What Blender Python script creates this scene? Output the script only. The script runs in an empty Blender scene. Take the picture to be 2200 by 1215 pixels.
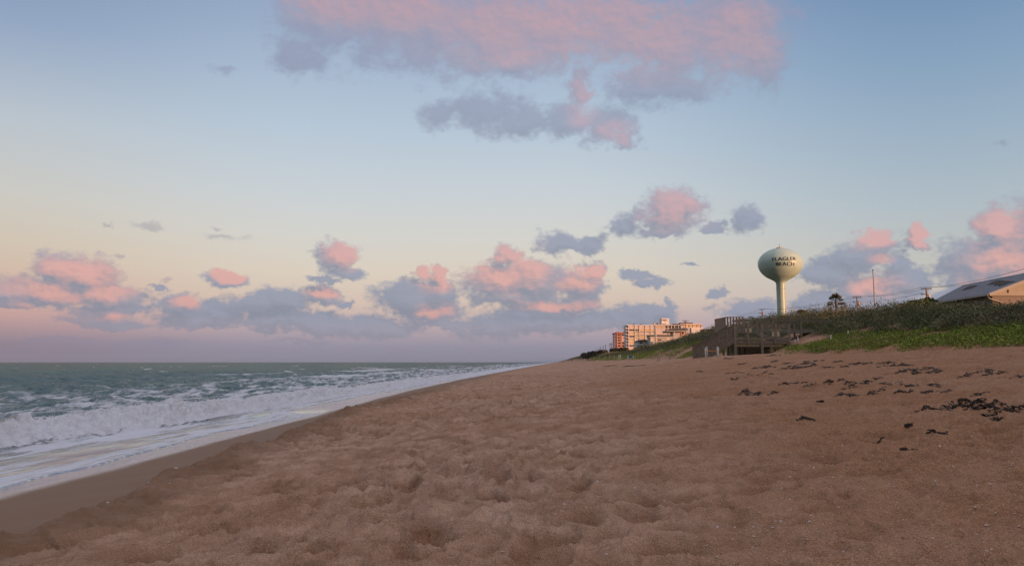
import bpy, bmesh, math, random
import numpy as np, time
_T0 = time.time()
def tick(s): pass
R = math.radians
random.seed(7)
rng = np.random.default_rng(11)
scene = bpy.context.scene
COL = scene.collection

# ------------------------------------------------------------------ camera numbers
F = 1711.0; HZ = 777.0; CZ = 2.6
PITCH = math.atan((HZ-607.5)/F)
def P(px, py, d):
    """point at forward distance d seen at picture position px, py"""
    cx = (px-1100)/F; cy = (607.5-py)/F
    k = d/(math.cos(PITCH)-cy*math.sin(PITCH))
    return (cx*k, d, CZ+k*(math.sin(PITCH)+cy*math.cos(PITCH)))
def azel(px, py):
    x, y, z = P(px, py, 1.0); z -= CZ
    return math.degrees(math.atan2(x, y)), math.degrees(math.atan2(z, math.hypot(x, y)))

# ------------------------------------------------------------------ numpy noise
_perm = rng.permutation(512)
_ga = rng.random(512)*2*np.pi
_gx = np.cos(_ga); _gy = np.sin(_ga)
_jx = rng.random(512); _jy = rng.random(512); _jr = rng.random(512)
def _h(ix, iy): return _perm[(_perm[ix & 511]+iy) & 511]
def pn(x, y):
    x = np.asarray(x, float); y = np.asarray(y, float)
    xi = np.floor(x).astype(np.int64); yi = np.floor(y).astype(np.int64)
    fx = x-xi; fy = y-yi
    u = fx*fx*fx*(fx*(fx*6-15)+10); v = fy*fy*fy*(fy*(fy*6-15)+10)
    def g(ax, ay):
        h = _h(xi+ax, yi+ay); return _gx[h]*(fx-ax)+_gy[h]*(fy-ay)
    a = g(0, 0); b = g(1, 0); c = g(0, 1); d = g(1, 1)
    return (a+(b-a)*u)*(1-v)+(c+(d-c)*u)*v
def fbm(x, y, o=4, g=.5):
    s = 0; a = 1
    for i in range(o):
        s = s+a*pn(x*2**i+13.7*i, y*2**i-7.3*i); a *= g
    return s
def cell(x, y):
    """F1, F2 and a random value of the nearest cell"""
    xi = np.floor(x).astype(np.int64); yi = np.floor(y).astype(np.int64)
    f1 = np.full(np.shape(x), 9.0); f2 = f1.copy(); rv = np.zeros(np.shape(x))
    for dx in (-1, 0, 1):
        for dy in (-1, 0, 1):
            h = _h(xi+dx, yi+dy)
            q = (xi+dx+.1+.8*_jx[h]-x)**2+(yi+dy+.1+.8*_jy[h]-y)**2
            m = q < f1
            f2 = np.where(m, f1, np.minimum(f2, q)); rv = np.where(m, _jr[h], rv); f1 = np.where(m, q, f1)
    return np.sqrt(f1), np.sqrt(f2), rv
def sst(a, b, x):
    t = np.clip((x-a)/(b-a), 0, 1); return t*t*(3-2*t)

# ------------------------------------------------------------------ the lie of the land
def coast_x(y): return -12.5+.0555*y
def edge_t(y):
    b = np.interp(y, [-80, 5, 14, 17, 21, 26, 31, 34.2, 35.2, 37, 45, 55, 75, 86, 88, 95, 120, 130, 132, 140, 200, 400, 6000],
                     [2, 2.1, 2.6, 2.4, 2.05, 1.6, 1.9, 2.35, 1.2, .1, -.3, -.5, 0, .5, -.5, -.6, .1, 1.3, .2, .3, .3, .6, .6])
    return b+.28*pn(y*.45, 3.3)+.12*pn(y*1.4, 9.1)+.05*pn(y*4, 2.)
def wet_t(y):
    b = np.interp(y, [-80, 5, 12, 20, 29, 43, 55, 90, 200, 6000], [4.3, 4.3, 4.1, 3.7, 3.4, 2.5, 2.0, 1.3, 1.2, 1.2])
    return np.maximum(b+.15*pn(y*.2, 1.1), edge_t(y)+.35)
def berm_t(y):
    b = np.interp(y, [-80, 0, 5, 6.75, 8.2, 10, 11.5, 13.7, 22, 30, 52, 99, 200, 6000], [9.2, 8.6, 7.9, 7.5, 7.25, 6.95, 6.85, 6.65, 5.8, 5.55, 5.2, 4.3, 4.0, 4.0])
    return b+.38*sst(5, 9, y)+.35*pn(y*.35, 5.5)+.28*pn(y*1.3, 8.5)
TOE = 28.5
def crest_z(y):
    return np.interp(y, [-300, -60, 0, 25, 44, 63, 88, 150, 220, 300, 600, 900, 1400, 6000], [9.5, 9, 7.0, 5.3, 5.1, 6.2, 7.0, 6.9, 6.3, 6.0, 7.5, 8.5, 8.5, 6])  # unseen crest behind the viewer raised to shade beach and sea from low sun
def base_z(x, y):
    t = x-coast_x(y); e = edge_t(y); w = wet_t(y); b = berm_t(y)
    z = np.where(t < e, np.maximum(.35+(t-e)*.085, -2.0), 0)
    z = np.where((t >= e) & (t < w), .35+.24*(t-e)/(w-e), z)
    q = np.clip((t-w)/(b-w), 0, 1)
    z = np.where((t >= w) & (t < b), .59+.41*q, z)
    s = np.clip((t-b)/(TOE-b), 0, 1)
    z = np.where(t >= b, 1.0+.17*sst(-.02, .34, t-b)+1.88*s**1.32, z)
    toe = TOE+1.2*pn(y*.07, .3)+.5*pn(y*.3, 4.3)
    c = crest_z(y)+.5*pn(y*.06, 7.7)+.3*pn(y*.2, x*.2)
    k = np.clip((t-toe)/10.5, 0, 1)
    up = 1-(1-k)**1.6
    z = np.where(t >= toe, z+(c-3.2)*up, z)
    z = np.where(t > toe+10.5, z-(c-5.6)*sst(toe+11, toe+20, t), z)
    return z
def sand_z(x, y, detail=True):
    z = base_z(x, y)
    t = x-coast_x(y); b = berm_t(y)
    dry = sst(-.05, .5, t-b)
    z = z+dry*.10*fbm(x*.22, y*.16, 3)*(1+.5*sst(18, 26, t))
    # a low swell of sand in front of the walkover
    z = z+.36*np.exp(-((x-14.5)/4.5)**2-((y-58)/11)**2)
    if detail:
        r = np.hypot(x, y)
        fade = 1/(1+(r/70)**2)
        wx = x+.16*pn(x*1.7, y*1.7)+.05*pn(x*5, y*5+3); wy = y+.16*pn(x*1.7+9, y*1.7+4)+.05*pn(x*5+7, y*5)
        trod = np.clip(.70+.75*pn(x*.21+2, y*.17)-.022*np.clip(t-11, 0, 20), .52, 1.15)*sst(TOE+3, TOE-1, t)
        f1, f2, rv = cell(wx*2.5, wy*2.1)
        bowl = -(.25+.85*rv)*(1-np.exp(-(f2-f1)/.38))
        crs = np.exp(-(f2-f1)/.10); k1, k2, rk = cell(wx*6.2+3, wy*5.0+11); crk = np.exp(-(k2-k1)/.13)
        g1, g2, rg = cell(wx*4.6+31, wy*4.1+17)
        pit = -np.exp(-(g1/.36)**2)*(rg > .45)*(.4+.6*rg)*(1-np.exp(-(g2-g1)/.2))
        rid = 1-2*np.abs(fbm(wx*1.5+3, wy*1.2+8, 4, .5)); rid2 = 1-2.2*np.abs(fbm(wx*4.2, wy*3.4+8, 3, .55))
        h1, h2, rh = cell(x*.9+5.5, y*.75+2.5)
        hole = -np.exp(-(h1/.27)**2)*(rh > .45)
        rim = np.exp(-((h1-.33)/.12)**2)*(rh > .45)*.3
        clod = fbm(x*7, y*7, 3, .6)
        z = z+(1.08+.4*sst(9, 25, r))*dry*fade*trod*(.135*bowl+.045*pit+.075*(hole+rim)+.022*clod+.050*rid+.026*rid2+.016*crs+.008*crk+.034*np.minimum(k1, .7)**1.6)
        # collapsed cusp lumps along the scarp
        z = z+.075*np.exp(-((t-b-.35)/.4)**2)*(fbm(x*2.0, y*2.0, 4)+.35)*fade
        z = z-.012*pn(x*.9, y*.35)*sst(0, 1, t-wet_t(y))*(1-dry)
    return z
_D = 2.0*1.004**np.arange(1660)
def ground(px, py, lift=0.0):
    dx, dy, dz = P(px, py, 1.0); dz -= CZ
    z = sand_z(dx*_D, dy*_D, False)
    k = np.argmax(CZ+dz*_D < z); d = _D[k]
    return dx*d, dy*d, float(sand_z(np.array([dx*d]), np.array([dy*d]), d < 60)[0])+lift
def gz(x, y): return float(sand_z(np.array([float(x)]), np.array([float(y)]), math.hypot(x, y) < 60)[0])

# ------------------------------------------------------------------ material helpers
def mat(name, color=(.5, .5, .5), rough=.8, metal=0.0, var=.0, vscale=3.0, bump=0.0, bscale=20.0, color2=None, spec=None, attr=None):
    m = bpy.data.materials.new(name); m.use_nodes = True
    nt = m.node_tree; n = nt.nodes; l = nt.links
    b = n['Principled BSDF']
    b.inputs['Base Color'].default_value = (*color, 1); b.inputs['Roughness'].default_value = rough
    b.inputs['Metallic'].default_value = metal
    if spec is not None: b.inputs['Specular IOR Level'].default_value = spec
    tc = n.new('ShaderNodeTexCoord'); src = None
    if var or color2:
        nz = n.new('ShaderNodeTexNoise'); nz.inputs['Scale'].default_value = vscale; nz.inputs['Detail'].default_value = 5
        l.new(tc.outputs['Object'], nz.inputs['Vector'])
        r = n.new('ShaderNodeValToRGB'); r.color_ramp.elements[0].position = .35; r.color_ramp.elements[1].position = .65
        c2 = color2 or tuple(c*(1-var) for c in color)
        r.color_ramp.elements[0].color = (*c2, 1); r.color_ramp.elements[1].color = (*color, 1)
        l.new(nz.outputs['Fac'], r.inputs['Fac']); src = r.outputs['Color']
    if attr:
        a = n.new('ShaderNodeAttribute'); a.attribute_name = attr
        if src is not None:
            mx = n.new('ShaderNodeMix'); mx.data_type = 'RGBA'; mx.blend_type = 'MULTIPLY'; mx.inputs[0].default_value = 1
            l.new(src, mx.inputs[6]); l.new(a.outputs['Color'], mx.inputs[7]); src = mx.outputs[2]
        else: src = a.outputs['Color']
    if src is not None: l.new(src, b.inputs['Base Color'])
    if bump:
        nb = n.new('ShaderNodeTexNoise'); nb.inputs['Scale'].default_value = bscale; nb.inputs['Detail'].default_value = 4
        l.new(tc.outputs['Object'], nb.inputs['Vector'])
        bp = n.new('ShaderNodeBump'); bp.inputs['Strength'].default_value = bump; bp.inputs['Distance'].default_value = .02
        l.new(nb.outputs['Fac'], bp.inputs['Height']); l.new(bp.outputs['Normal'], b.inputs['Normal'])
    return m
class G:
    """tiny node-graph writer"""
    def __init__(s, nt): s.nt = nt; s.n = nt.nodes; s.l = nt.links
    def put(s, sock, v):
        if isinstance(v, bpy.types.NodeSocket): s.l.new(v, sock)
        elif isinstance(v, (tuple, list)) and sock.type == 'RGBA': sock.default_value = (*v[:3], 1)
        else: sock.default_value = v
    def m(s, op, *a, clamp=False):
        k = s.n.new('ShaderNodeMath'); k.operation = op; k.use_clamp = clamp
        for i, v in enumerate(a): s.put(k.inputs[i], v)
        return k.outputs[0]
    def v(s, op, *a):
        k = s.n.new('ShaderNodeVectorMath'); k.operation = op
        for i, v in enumerate(a): s.put(k.inputs[i], v)
        return k.outputs['Value'] if op == 'LENGTH' else k.outputs[0]
    def noise(s, vec, scale, detail=4, rough=.5, dist=0.0, out='Fac'):
        k = s.n.new('ShaderNodeTexNoise'); s.put(k.inputs['Vector'], vec)
        k.inputs['Scale'].default_value = scale; k.inputs['Detail'].default_value = detail
        k.inputs['Roughness'].default_value = rough; k.inputs['Distortion'].default_value = dist
        return k.outputs[out]
    def mr(s, v, a, b, c=0.0, d=1.0, smooth=False):
        k = s.n.new('ShaderNodeMapRange'); k.clamp = True
        if smooth: k.interpolation_type = 'SMOOTHSTEP'
        for i, q in enumerate((v, a, b, c, d)): s.put(k.inputs[i], q)
        return k.outputs[0]
    def mix(s, f, a, b, mode='MIX'):
        k = s.n.new('ShaderNodeMix'); k.data_type = 'RGBA'; k.blend_type = mode
        s.put(k.inputs[0], f); s.put(k.inputs[6], a); s.put(k.inputs[7], b); return k.outputs[2]
    def ramp(s, v, pts):
        k = s.n.new('ShaderNodeValToRGB'); e = k.color_ramp.elements
        while len(e) < len(pts): e.new(.5)
        for q, (p, c) in zip(e, pts): q.position = p; q.color = (*c, 1)
        s.put(k.inputs[0], v); return k.outputs[0]
    def attr(s, name, out='Fac'):
        k = s.n.new('ShaderNodeAttribute'); k.attribute_name = name; return k.outputs[out]
def lin(r, g, b): return tuple(((c/255)/12.92 if c/255 < .04045 else ((c/255+.055)/1.055)**2.4) for c in (r, g, b))

# ------------------------------------------------------------------ object helpers
def tag(o, label=None, cat=None, group=None, kind=None):
    if label: o['label'] = label
    if cat: o['category'] = cat
    if group: o['group'] = group
    if kind: o['kind'] = kind
    return o
def empty(name, loc=(0, 0, 0), rz=0.0, label=None, cat=None, group=None):
    o = bpy.data.objects.new(name, None); COL.objects.link(o); o.location = loc; o.rotation_euler = (0, 0, rz)
    o.empty_display_size = .3
    return tag(o, label, cat, group)
def kids(o): return [c for c in bpy.data.objects if c.parent == o]
def copy_tree(o, parent=None, table=None):
    c = o.copy(); COL.objects.link(c); c.parent = parent
    for ch in kids(o): copy_tree(ch, c)
    return c
class MB:
    def __init__(s): s.v = []; s.f = []; s.c = []; s.col = (1, 1, 1)
    def _add(s, vs, fs):
        k = len(s.v); s.v += [tuple(v) for v in vs]; s.f += [tuple(i+k for i in f) for f in fs]; s.c += [s.col]*len(vs); return s
    def box(s, x0, x1, y0, y1, z0, z1):
        return s._add([(x0, y0, z0), (x1, y0, z0), (x1, y1, z0), (x0, y1, z0), (x0, y0, z1), (x1, y0, z1), (x1, y1, z1), (x0, y1, z1)],
                      [(0, 3, 2, 1), (4, 5, 6, 7), (0, 1, 5, 4), (1, 2, 6, 5), (2, 3, 7, 6), (3, 0, 4, 7)])
    def hexa(s, pts): return s._add(pts, [(0, 3, 2, 1), (4, 5, 6, 7), (0, 1, 5, 4), (1, 2, 6, 5), (2, 3, 7, 6), (3, 0, 4, 7)])
    def beam(s, a, b, w, h):
        """a box from a to b, w wide (level) and h high"""
        a = np.array(a, float); b = np.array(b, float); d = b-a; L = np.linalg.norm(d); d /= L
        up = np.array([0, 0, 1.0]) if abs(d[2]) < .95 else np.array([0, 1.0, 0])
        sd = np.cross(d, up); sd /= np.linalg.norm(sd); u = np.cross(sd, d)
        p = []
        for q in (a, b):
            p += [q-sd*w/2-u*h/2, q+sd*w/2-u*h/2, q+sd*w/2+u*h/2, q-sd*w/2+u*h/2]
        return s._add(p, [(0, 1, 2, 3), (7, 6, 5, 4), (0, 4, 5, 1), (1, 5, 6, 2), (2, 6, 7, 3), (3, 7, 4, 0)])
    def tube(s, pts, rs, n=8, cap=True):
        pts = [np.array(p, float) for p in pts]
        if not hasattr(rs, '__len__'): rs = [rs]*len(pts)
        vs = []; fs = []
        for i, p in enumerate(pts):
            d = pts[min(i+1, len(pts)-1)]-pts[max(i-1, 0)]; d /= np.linalg.norm(d)+1e-9
            up = np.array([0, 0, 1.0]) if abs(d[2]) < .9 else np.array([1.0, 0, 0])
            a = np.cross(d, up); a /= np.linalg.norm(a); b = np.cross(a, d)
            for k in range(n):
                q = 2*math.pi*k/n; vs.append(p+rs[i]*(math.cos(q)*a+math.sin(q)*b))
        for i in range(len(pts)-1):
            for k in range(n):
                fs.append((i*n+k, i*n+(k+1) % n, (i+1)*n+(k+1) % n, (i+1)*n+k))
        if cap: fs.append(tuple(range(n))[::-1]); fs.append(tuple((len(pts)-1)*n+k for k in range(n)))
        return s._add(vs, fs)
    def lathe(s, prof, n=48):
        vs = []; fs = []
        for r, z in prof:
            for k in range(n):
                q = 2*math.pi*k/n; vs.append((r*math.cos(q), r*math.sin(q), z))
        for i in range(len(prof)-1):
            for k in range(n): fs.append((i*n+k, i*n+(k+1) % n, (i+1)*n+(k+1) % n, (i+1)*n+k))
        return s._add(vs, fs)
    def blob(s, c, r, amp=.2, sd=0, nu=10, nv=7):
        vs = []; fs = []
        for i in range(nv+1):
            th = math.pi*i/nv
            for k in range(nu):
                ph = 2*math.pi*k/nu; q = 1+amp*math.sin(3*ph+sd)*math.sin(2*th+sd*1.7)+amp*.6*math.sin(5*ph-sd*2+th*3)
                vs.append((c[0]+r[0]*q*math.sin(th)*math.cos(ph), c[1]+r[1]*q*math.sin(th)*math.sin(ph), c[2]+r[2]*q*math.cos(th)))
        for i in range(nv):
            for k in range(nu): fs.append((i*nu+k, (i+1)*nu+k, (i+1)*nu+(k+1) % nu, i*nu+(k+1) % nu))
        return s._add(vs, fs)
    def build(s, name, m, parent=None, smooth=False, loc=(0, 0, 0), colors=False):
        me = bpy.data.meshes.new(name); me.from_pydata([tuple(map(float, v)) for v in s.v], [], s.f); me.update()
        if smooth: me.polygons.foreach_set('use_smooth', [True]*len(me.polygons))
        if colors:
            a = me.color_attributes.new('tint', 'FLOAT_COLOR', 'POINT')
            a.data.foreach_set('color', np.array([(*c, 1) for c in s.c], np.float32).ravel())
        me.materials.append(m)
        o = bpy.data.objects.new(name, me); COL.objects.link(o); o.parent = parent; o.location = loc
        return o
def grid_mesh(name, X, Y, Z, m, attrs=None, smooth=True):
    nr, nc = X.shape
    me = bpy.data.meshes.new(name)
    me.vertices.add(nr*nc); me.vertices.foreach_set('co', np.stack([X, Y, Z], -1).astype(np.float32).ravel())
    i = np.arange(nr-1)[:, None]*nc+np.arange(nc-1)[None, :]
    q = np.stack([i, i+1, i+nc+1, i+nc], -1).reshape(-1, 4).astype(np.int32)
    me.loops.add(q.size); me.loops.foreach_set('vertex_index', q.ravel())
    me.polygons.add(len(q)); me.polygons.foreach_set('loop_start', np.arange(0, q.size, 4, dtype=np.int32))
    me.update(calc_edges=True)
    me.polygons.foreach_set('use_smooth', np.full(len(q), smooth))
    for k, a in (attrs or {}).items():
        t = me.attributes.new(k, 'FLOAT', 'POINT'); t.data.foreach_set('value', a.astype(np.float32).ravel())
    me.materials.append(m)
    o = bpy.data.objects.new(name, me); COL.objects.link(o); return o
def soup(name, V, Q, C, m, parent=None):
    """V: (n,k,3) polygons of k corners, C: (n,3) tints"""
    n, k, _ = V.shape
    me = bpy.data.meshes.new(name)
    me.vertices.add(n*k); me.vertices.foreach_set('co', V.astype(np.float32).ravel())
    me.loops.add(n*k); me.loops.foreach_set('vertex_index', np.arange(n*k, dtype=np.int32))
    me.polygons.add(n); me.polygons.foreach_set('loop_start', np.arange(0, n*k, k, dtype=np.int32))
    me.update(calc_edges=True)
    a = me.color_attributes.new('tint', 'FLOAT_COLOR', 'POINT')
    cc = np.ones((n, k, 4), np.float32); cc[:, :, :3] = C[:, None, :]
    a.data.foreach_set('color', cc.ravel())
    me.materials.append(m)
    o = bpy.data.objects.new(name, me); COL.objects.link(o); o.parent = parent; return o

#SPLIT_MATERIALS
# ------------------------------------------------------------------ sand material
def sand_material():
    m = bpy.data.materials.new('sand'); m.use_nodes = True
    g = G(m.node_tree); b = g.n['Principled BSDF']
    tc = g.n.new('ShaderNodeTexCoord').outputs['Object']
    dist_big = g.noise(tc, .35, 4, .55)
    mid = g.noise(tc, 2.2, 5, .6)
    fine = g.noise(tc, 26, 4, .7)
    grain = g.noise(tc, 130, 2, .7)
    sh = g.attr('sheen'); wet = g.attr('wet'); shell = g.attr('coarse'); veg = g.attr('veg'); hol = g.attr('hollow_shade')
    dry = g.mix(g.mr(mid, .38, .62), (.37, .243, .172), (.56, .395, .295))
    orange = g.mix(g.mr(fine, .35, .65), (.33, .188, .110), (.44, .265, .163))
    f = g.m('ADD', g.m('MULTIPLY', shell, .75), g.m('MULTIPLY', g.mr(dist_big, .42, .62), .35), clamp=True)
    c = g.mix(f, dry, orange)
    c = g.mix(g.m('MULTIPLY', g.attr('lip'), .75), c, (.19, .112, .07))
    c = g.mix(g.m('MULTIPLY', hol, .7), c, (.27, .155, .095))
    c = g.mix(g.mr(grain, .3, .7, 0, 1), g.mix(1.0, c, (.50, .48, .46), 'MULTIPLY'), g.mix(1.0, c, (1.42, 1.42, 1.44), 'MULTIPLY'))
    sp = g.noise(tc, 70, 1, .5)
    c = g.mix(g.m('MULTIPLY', g.mr(sp, .70, .76), g.m('ADD', .25, g.m('MULTIPLY', shell, .7))), c, (.62, .55, .50))
    wetc = g.mix(g.m('MULTIPLY', sh, .9), g.mix(g.mr(fine, .3, .7), (.205, .125, .078), (.235, .148, .094)), (.37, .275, .205))
    c = g.mix(wet, c, wetc)
    soil = g.mix(g.mr(mid, .4, .6), (.045, .055, .028), (.10, .085, .055))
    c = g.mix(veg, c, soil)
    g.put(b.inputs['Base Color'], c)
    sh = g.attr('sheen')
    rr = g.m('SUBTRACT', g.m('SUBTRACT', .95, g.m('MULTIPLY', wet, .33)), g.m('MULTIPLY', sh, g.mr(g.noise(tc, 3, 4, .6), .3, .6, .40, .50)))
    g.put(b.inputs['Roughness'], rr)
    g.put(b.inputs['Specular IOR Level'], g.m('ADD', g.m('MULTIPLY', sh, .35), g.m('MULTIPLY', wet, .1)))
    g.put(b.inputs['Coat Weight'], g.m('MULTIPLY', sh, g.mr(mid, .35, .6, .22, .45))); b.inputs['Coat Roughness'].default_value = .07; b.inputs['Coat IOR'].default_value = 1.6
    h = g.m('ADD', g.m('MULTIPLY', fine, .028), g.m('ADD', g.m('MULTIPLY', grain, .005), g.m('ADD', g.m('MULTIPLY', mid, .05), g.m('MULTIPLY', g.noise(tc, 9, 5, .65), .035))))
    h = g.m('MULTIPLY', h, g.m('SUBTRACT', 1.0, g.m('MULTIPLY', wet, .93)))
    bp = g.n.new('ShaderNodeBump'); bp.inputs['Strength'].default_value = 1; bp.inputs['Distance'].default_value = 1.0
    g.put(bp.inputs['Height'], h); g.put(b.inputs['Normal'], bp.outputs[0])
    return m
M_sand = sand_material()
def make_sand():
    fine_a = np.radians(np.arange(-35.5, 35.5, .062))
    rest_a = np.radians(np.concatenate([np.arange(35.5, 60, .8), np.arange(60, 300, 4), np.arange(300, 324.5, .8), [324.5]]))
    A = np.concatenate([fine_a, rest_a])
    r = [.4]
    while r[-1] < 3.6: r.append(r[-1]*1.05)
    while r[-1] < 60: r.append(r[-1]*1.0056)
    while r[-1] < 400: r.append(r[-1]*1.011)
    while r[-1] < 7000: r.append(r[-1]*1.035)
    r = np.array(r)
    RR, AA = np.meshgrid(r, A, indexing='ij')
    X = RR*np.sin(AA); Y = RR*np.cos(AA)
    Z = sand_z(X, Y)
    t = X-coast_x(Y); b = berm_t(Y); w = wet_t(Y); e = edge_t(Y)
    wet = sst(.25, -.1, t-b-.15*pn(X*2, Y*2))
    wet = np.maximum(wet, .75*sst(1.5, .2, t-b-1.1*fbm(X*.8, Y*.6, 3)))
    sheen = sst(.8, .0, t-w-.15*pn(X*1.1, Y*1.1))
    coarse = np.clip(sst(11, 17, t+3.2*pn(X*.15, Y*.08)-.05*np.clip(Y-10, 0, 40)), 0, 1)*(1-.8*sst(40, 75, Y))
    base = base_z(X, Y)+.10*fbm(X*.22, Y*.16, 3)
    fade = 1/(1+(RR/70)**2)
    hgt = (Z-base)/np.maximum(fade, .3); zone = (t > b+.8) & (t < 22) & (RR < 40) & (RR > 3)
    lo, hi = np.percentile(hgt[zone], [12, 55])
    hollow_shade = np.clip((hi-hgt)/(hi-lo), 0, 1)*sst(0, .6, t-b)*(RR < 80)*(.4+.9*np.clip(.5+pn(X*.5, Y*.4), 0, 1))  # hollows darkened by height: orange pit sand plus shade painted in for relief
    veg = sst(TOE+1.5, TOE+5, t+1.5*fbm(X*.25, Y*.2, 3))
    # the open sand by the walkover and the bare blowouts on the dune face
    path = np.exp(-((X-22.5-.2*(Y-60))/1.0)**2)*sst(52, 56, Y)*sst(75, 66, Y)
    blow = sst(.12, .3, fbm(X*.22+4, Y*.16+1, 3))*sst(TOE+9, TOE+6, t)
    veg = np.clip(veg-path-blow*.8, 0, 1)
    lipz = sst(-.1, .15, t-b)*sst(1.3, .3, t-b-.8*fbm(X*1.1, Y*.8, 3))*sst(60, 30, RR)
    o = grid_mesh('sand', X, Y, Z, M_sand, {'lip': lipz, 'wet': wet, 'sheen': sheen, 'coarse': coarse, 'hollow_shade': hollow_shade, 'veg': veg})
    return tag(o, 'brown trampled beach sand rising to the dunes', None, None, 'structure')
make_sand(); tick('sand')

# ------------------------------------------------------------------ the sea
def sea_material():
    m = bpy.data.materials.new('sea_water'); m.use_nodes = True
    g = G(m.node_tree); b = g.n['Principled BSDF']
    tc = g.n.new('ShaderNodeTexCoord').outputs['Object']
    fo = g.attr('foam'); th = g.attr('thin'); turb = g.attr('churn')
    mp = g.n.new('ShaderNodeMapping'); mp.inputs['Rotation'].default_value = (0, 0, R(3.2)); mp.inputs['Scale'].default_value = (1, .24, 1)
    g.put(mp.inputs[0], tc); st = mp.outputs[0]
    n1 = g.noise(st, 1.1, 6, .62, .6); n2 = g.noise(st, 6.5, 4, .6, .4); n3 = g.noise(tc, .22, 3, .5)
    nn = g.m('ADD', g.m('MULTIPLY', n1, .6), g.m('ADD', g.m('MULTIPLY', n2, .3), g.m('MULTIPLY', n3, .1)))
    # lace: ridges of a warped noise
    lc = g.m('SUBTRACT', 1.0, g.m('MULTIPLY', g.m('ABSOLUTE', g.m('SUBTRACT', n1, .5)), 9.0), clamp=True)
    v = g.m('ADD', g.m('ADD', nn, g.m('MULTIPLY', lc, .10)), g.m('SUBTRACT', g.m('MULTIPLY', fo, .75), .66))
    mask = g.m('MULTIPLY', g.mr(v, .09, .46, 0, 1, True), g.mr(fo, .3, 1.0, .72, 1.0))
    mask = g.m('MULTIPLY', mask, g.mr(fo, 0.02, .12))
    water = g.mix(g.mr(n3, .35, .65), (.020, .062, .058), (.036, .095, .085))
    water = g.mix(th, water, (.16, .135, .115))
    water = g.mix(turb, water, (.11, .13, .115))
    foam = g.mix(g.mr(n2, .3, .7), (.58, .62, .70), (.68, .73, .81))
    g.put(b.inputs['Base Color'], foam); b.inputs['Roughness'].default_value = .85; b.inputs['Specular IOR Level'].default_value = .2
    df = g.n.new('ShaderNodeBsdfDiffuse'); g.put(df.inputs[0], water)
    gl = g.n.new('ShaderNodeBsdfGlossy'); gl.inputs['Roughness'].default_value = .16; gl.inputs['Color'].default_value = (1, 1, 1, 1)
    fr = g.n.new('ShaderNodeFresnel'); fr.inputs[0].default_value = 1.33
    mw = g.n.new('ShaderNodeMixShader'); g.put(mw.inputs[0], g.m('MINIMUM', fr.outputs[0], g.m('ADD', .21, g.m('MULTIPLY', th, .45))))
    g.l.new(df.outputs[0], mw.inputs[1]); g.l.new(gl.outputs[0], mw.inputs[2])
    mf = g.n.new('ShaderNodeMixShader'); g.put(mf.inputs[0], mask); g.l.new(mw.outputs[0], mf.inputs[1]); g.l.new(b.outputs[0], mf.inputs[2])
    g.l.new(mf.outputs[0], g.n['Material Output'].inputs[0])
    w1 = g.noise(st, 1.6, 3, .55); w2 = g.noise(st, 7, 3, .6); w3 = g.noise(tc, .35, 2, .5)
    calm = g.m('SUBTRACT', 1.0, g.m('MULTIPLY', th, .85))
    h = g.m('MULTIPLY', g.m('ADD', g.m('MULTIPLY', w1, .26), g.m('ADD', g.m('MULTIPLY', w2, .05), g.m('MULTIPLY', w3, .7))), calm)
    h = g.m('ADD', h, g.m('MULTIPLY', mask, g.m('ADD', .012, g.m('MULTIPLY', g.noise(tc, 4.5, 3, .5), .04))))
    bp = g.n.new('ShaderNodeBump'); bp.inputs['Strength'].default_value = 1; bp.inputs['Distance'].default_value = 1
    g.put(bp.inputs['Height'], h)
    for k in (b, df, gl, fr): g.l.new(bp.outputs[0], k.inputs['Normal'])
    return m
M_sea = sea_material()
def breaker_s(y):
    """distance of the shore break seaward of coast_x"""
    return np.interp(y, [-60, 10, 24, 31, 40, 50, 70, 100, 200, 6000], [6, 5.6, 4.6, 3.8, 2.4, 2.0, 1.8, 1.7, 1.8, 2])+.5*pn(y*.18, 21.)+.2*pn(y*.7, 2.)
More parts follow.
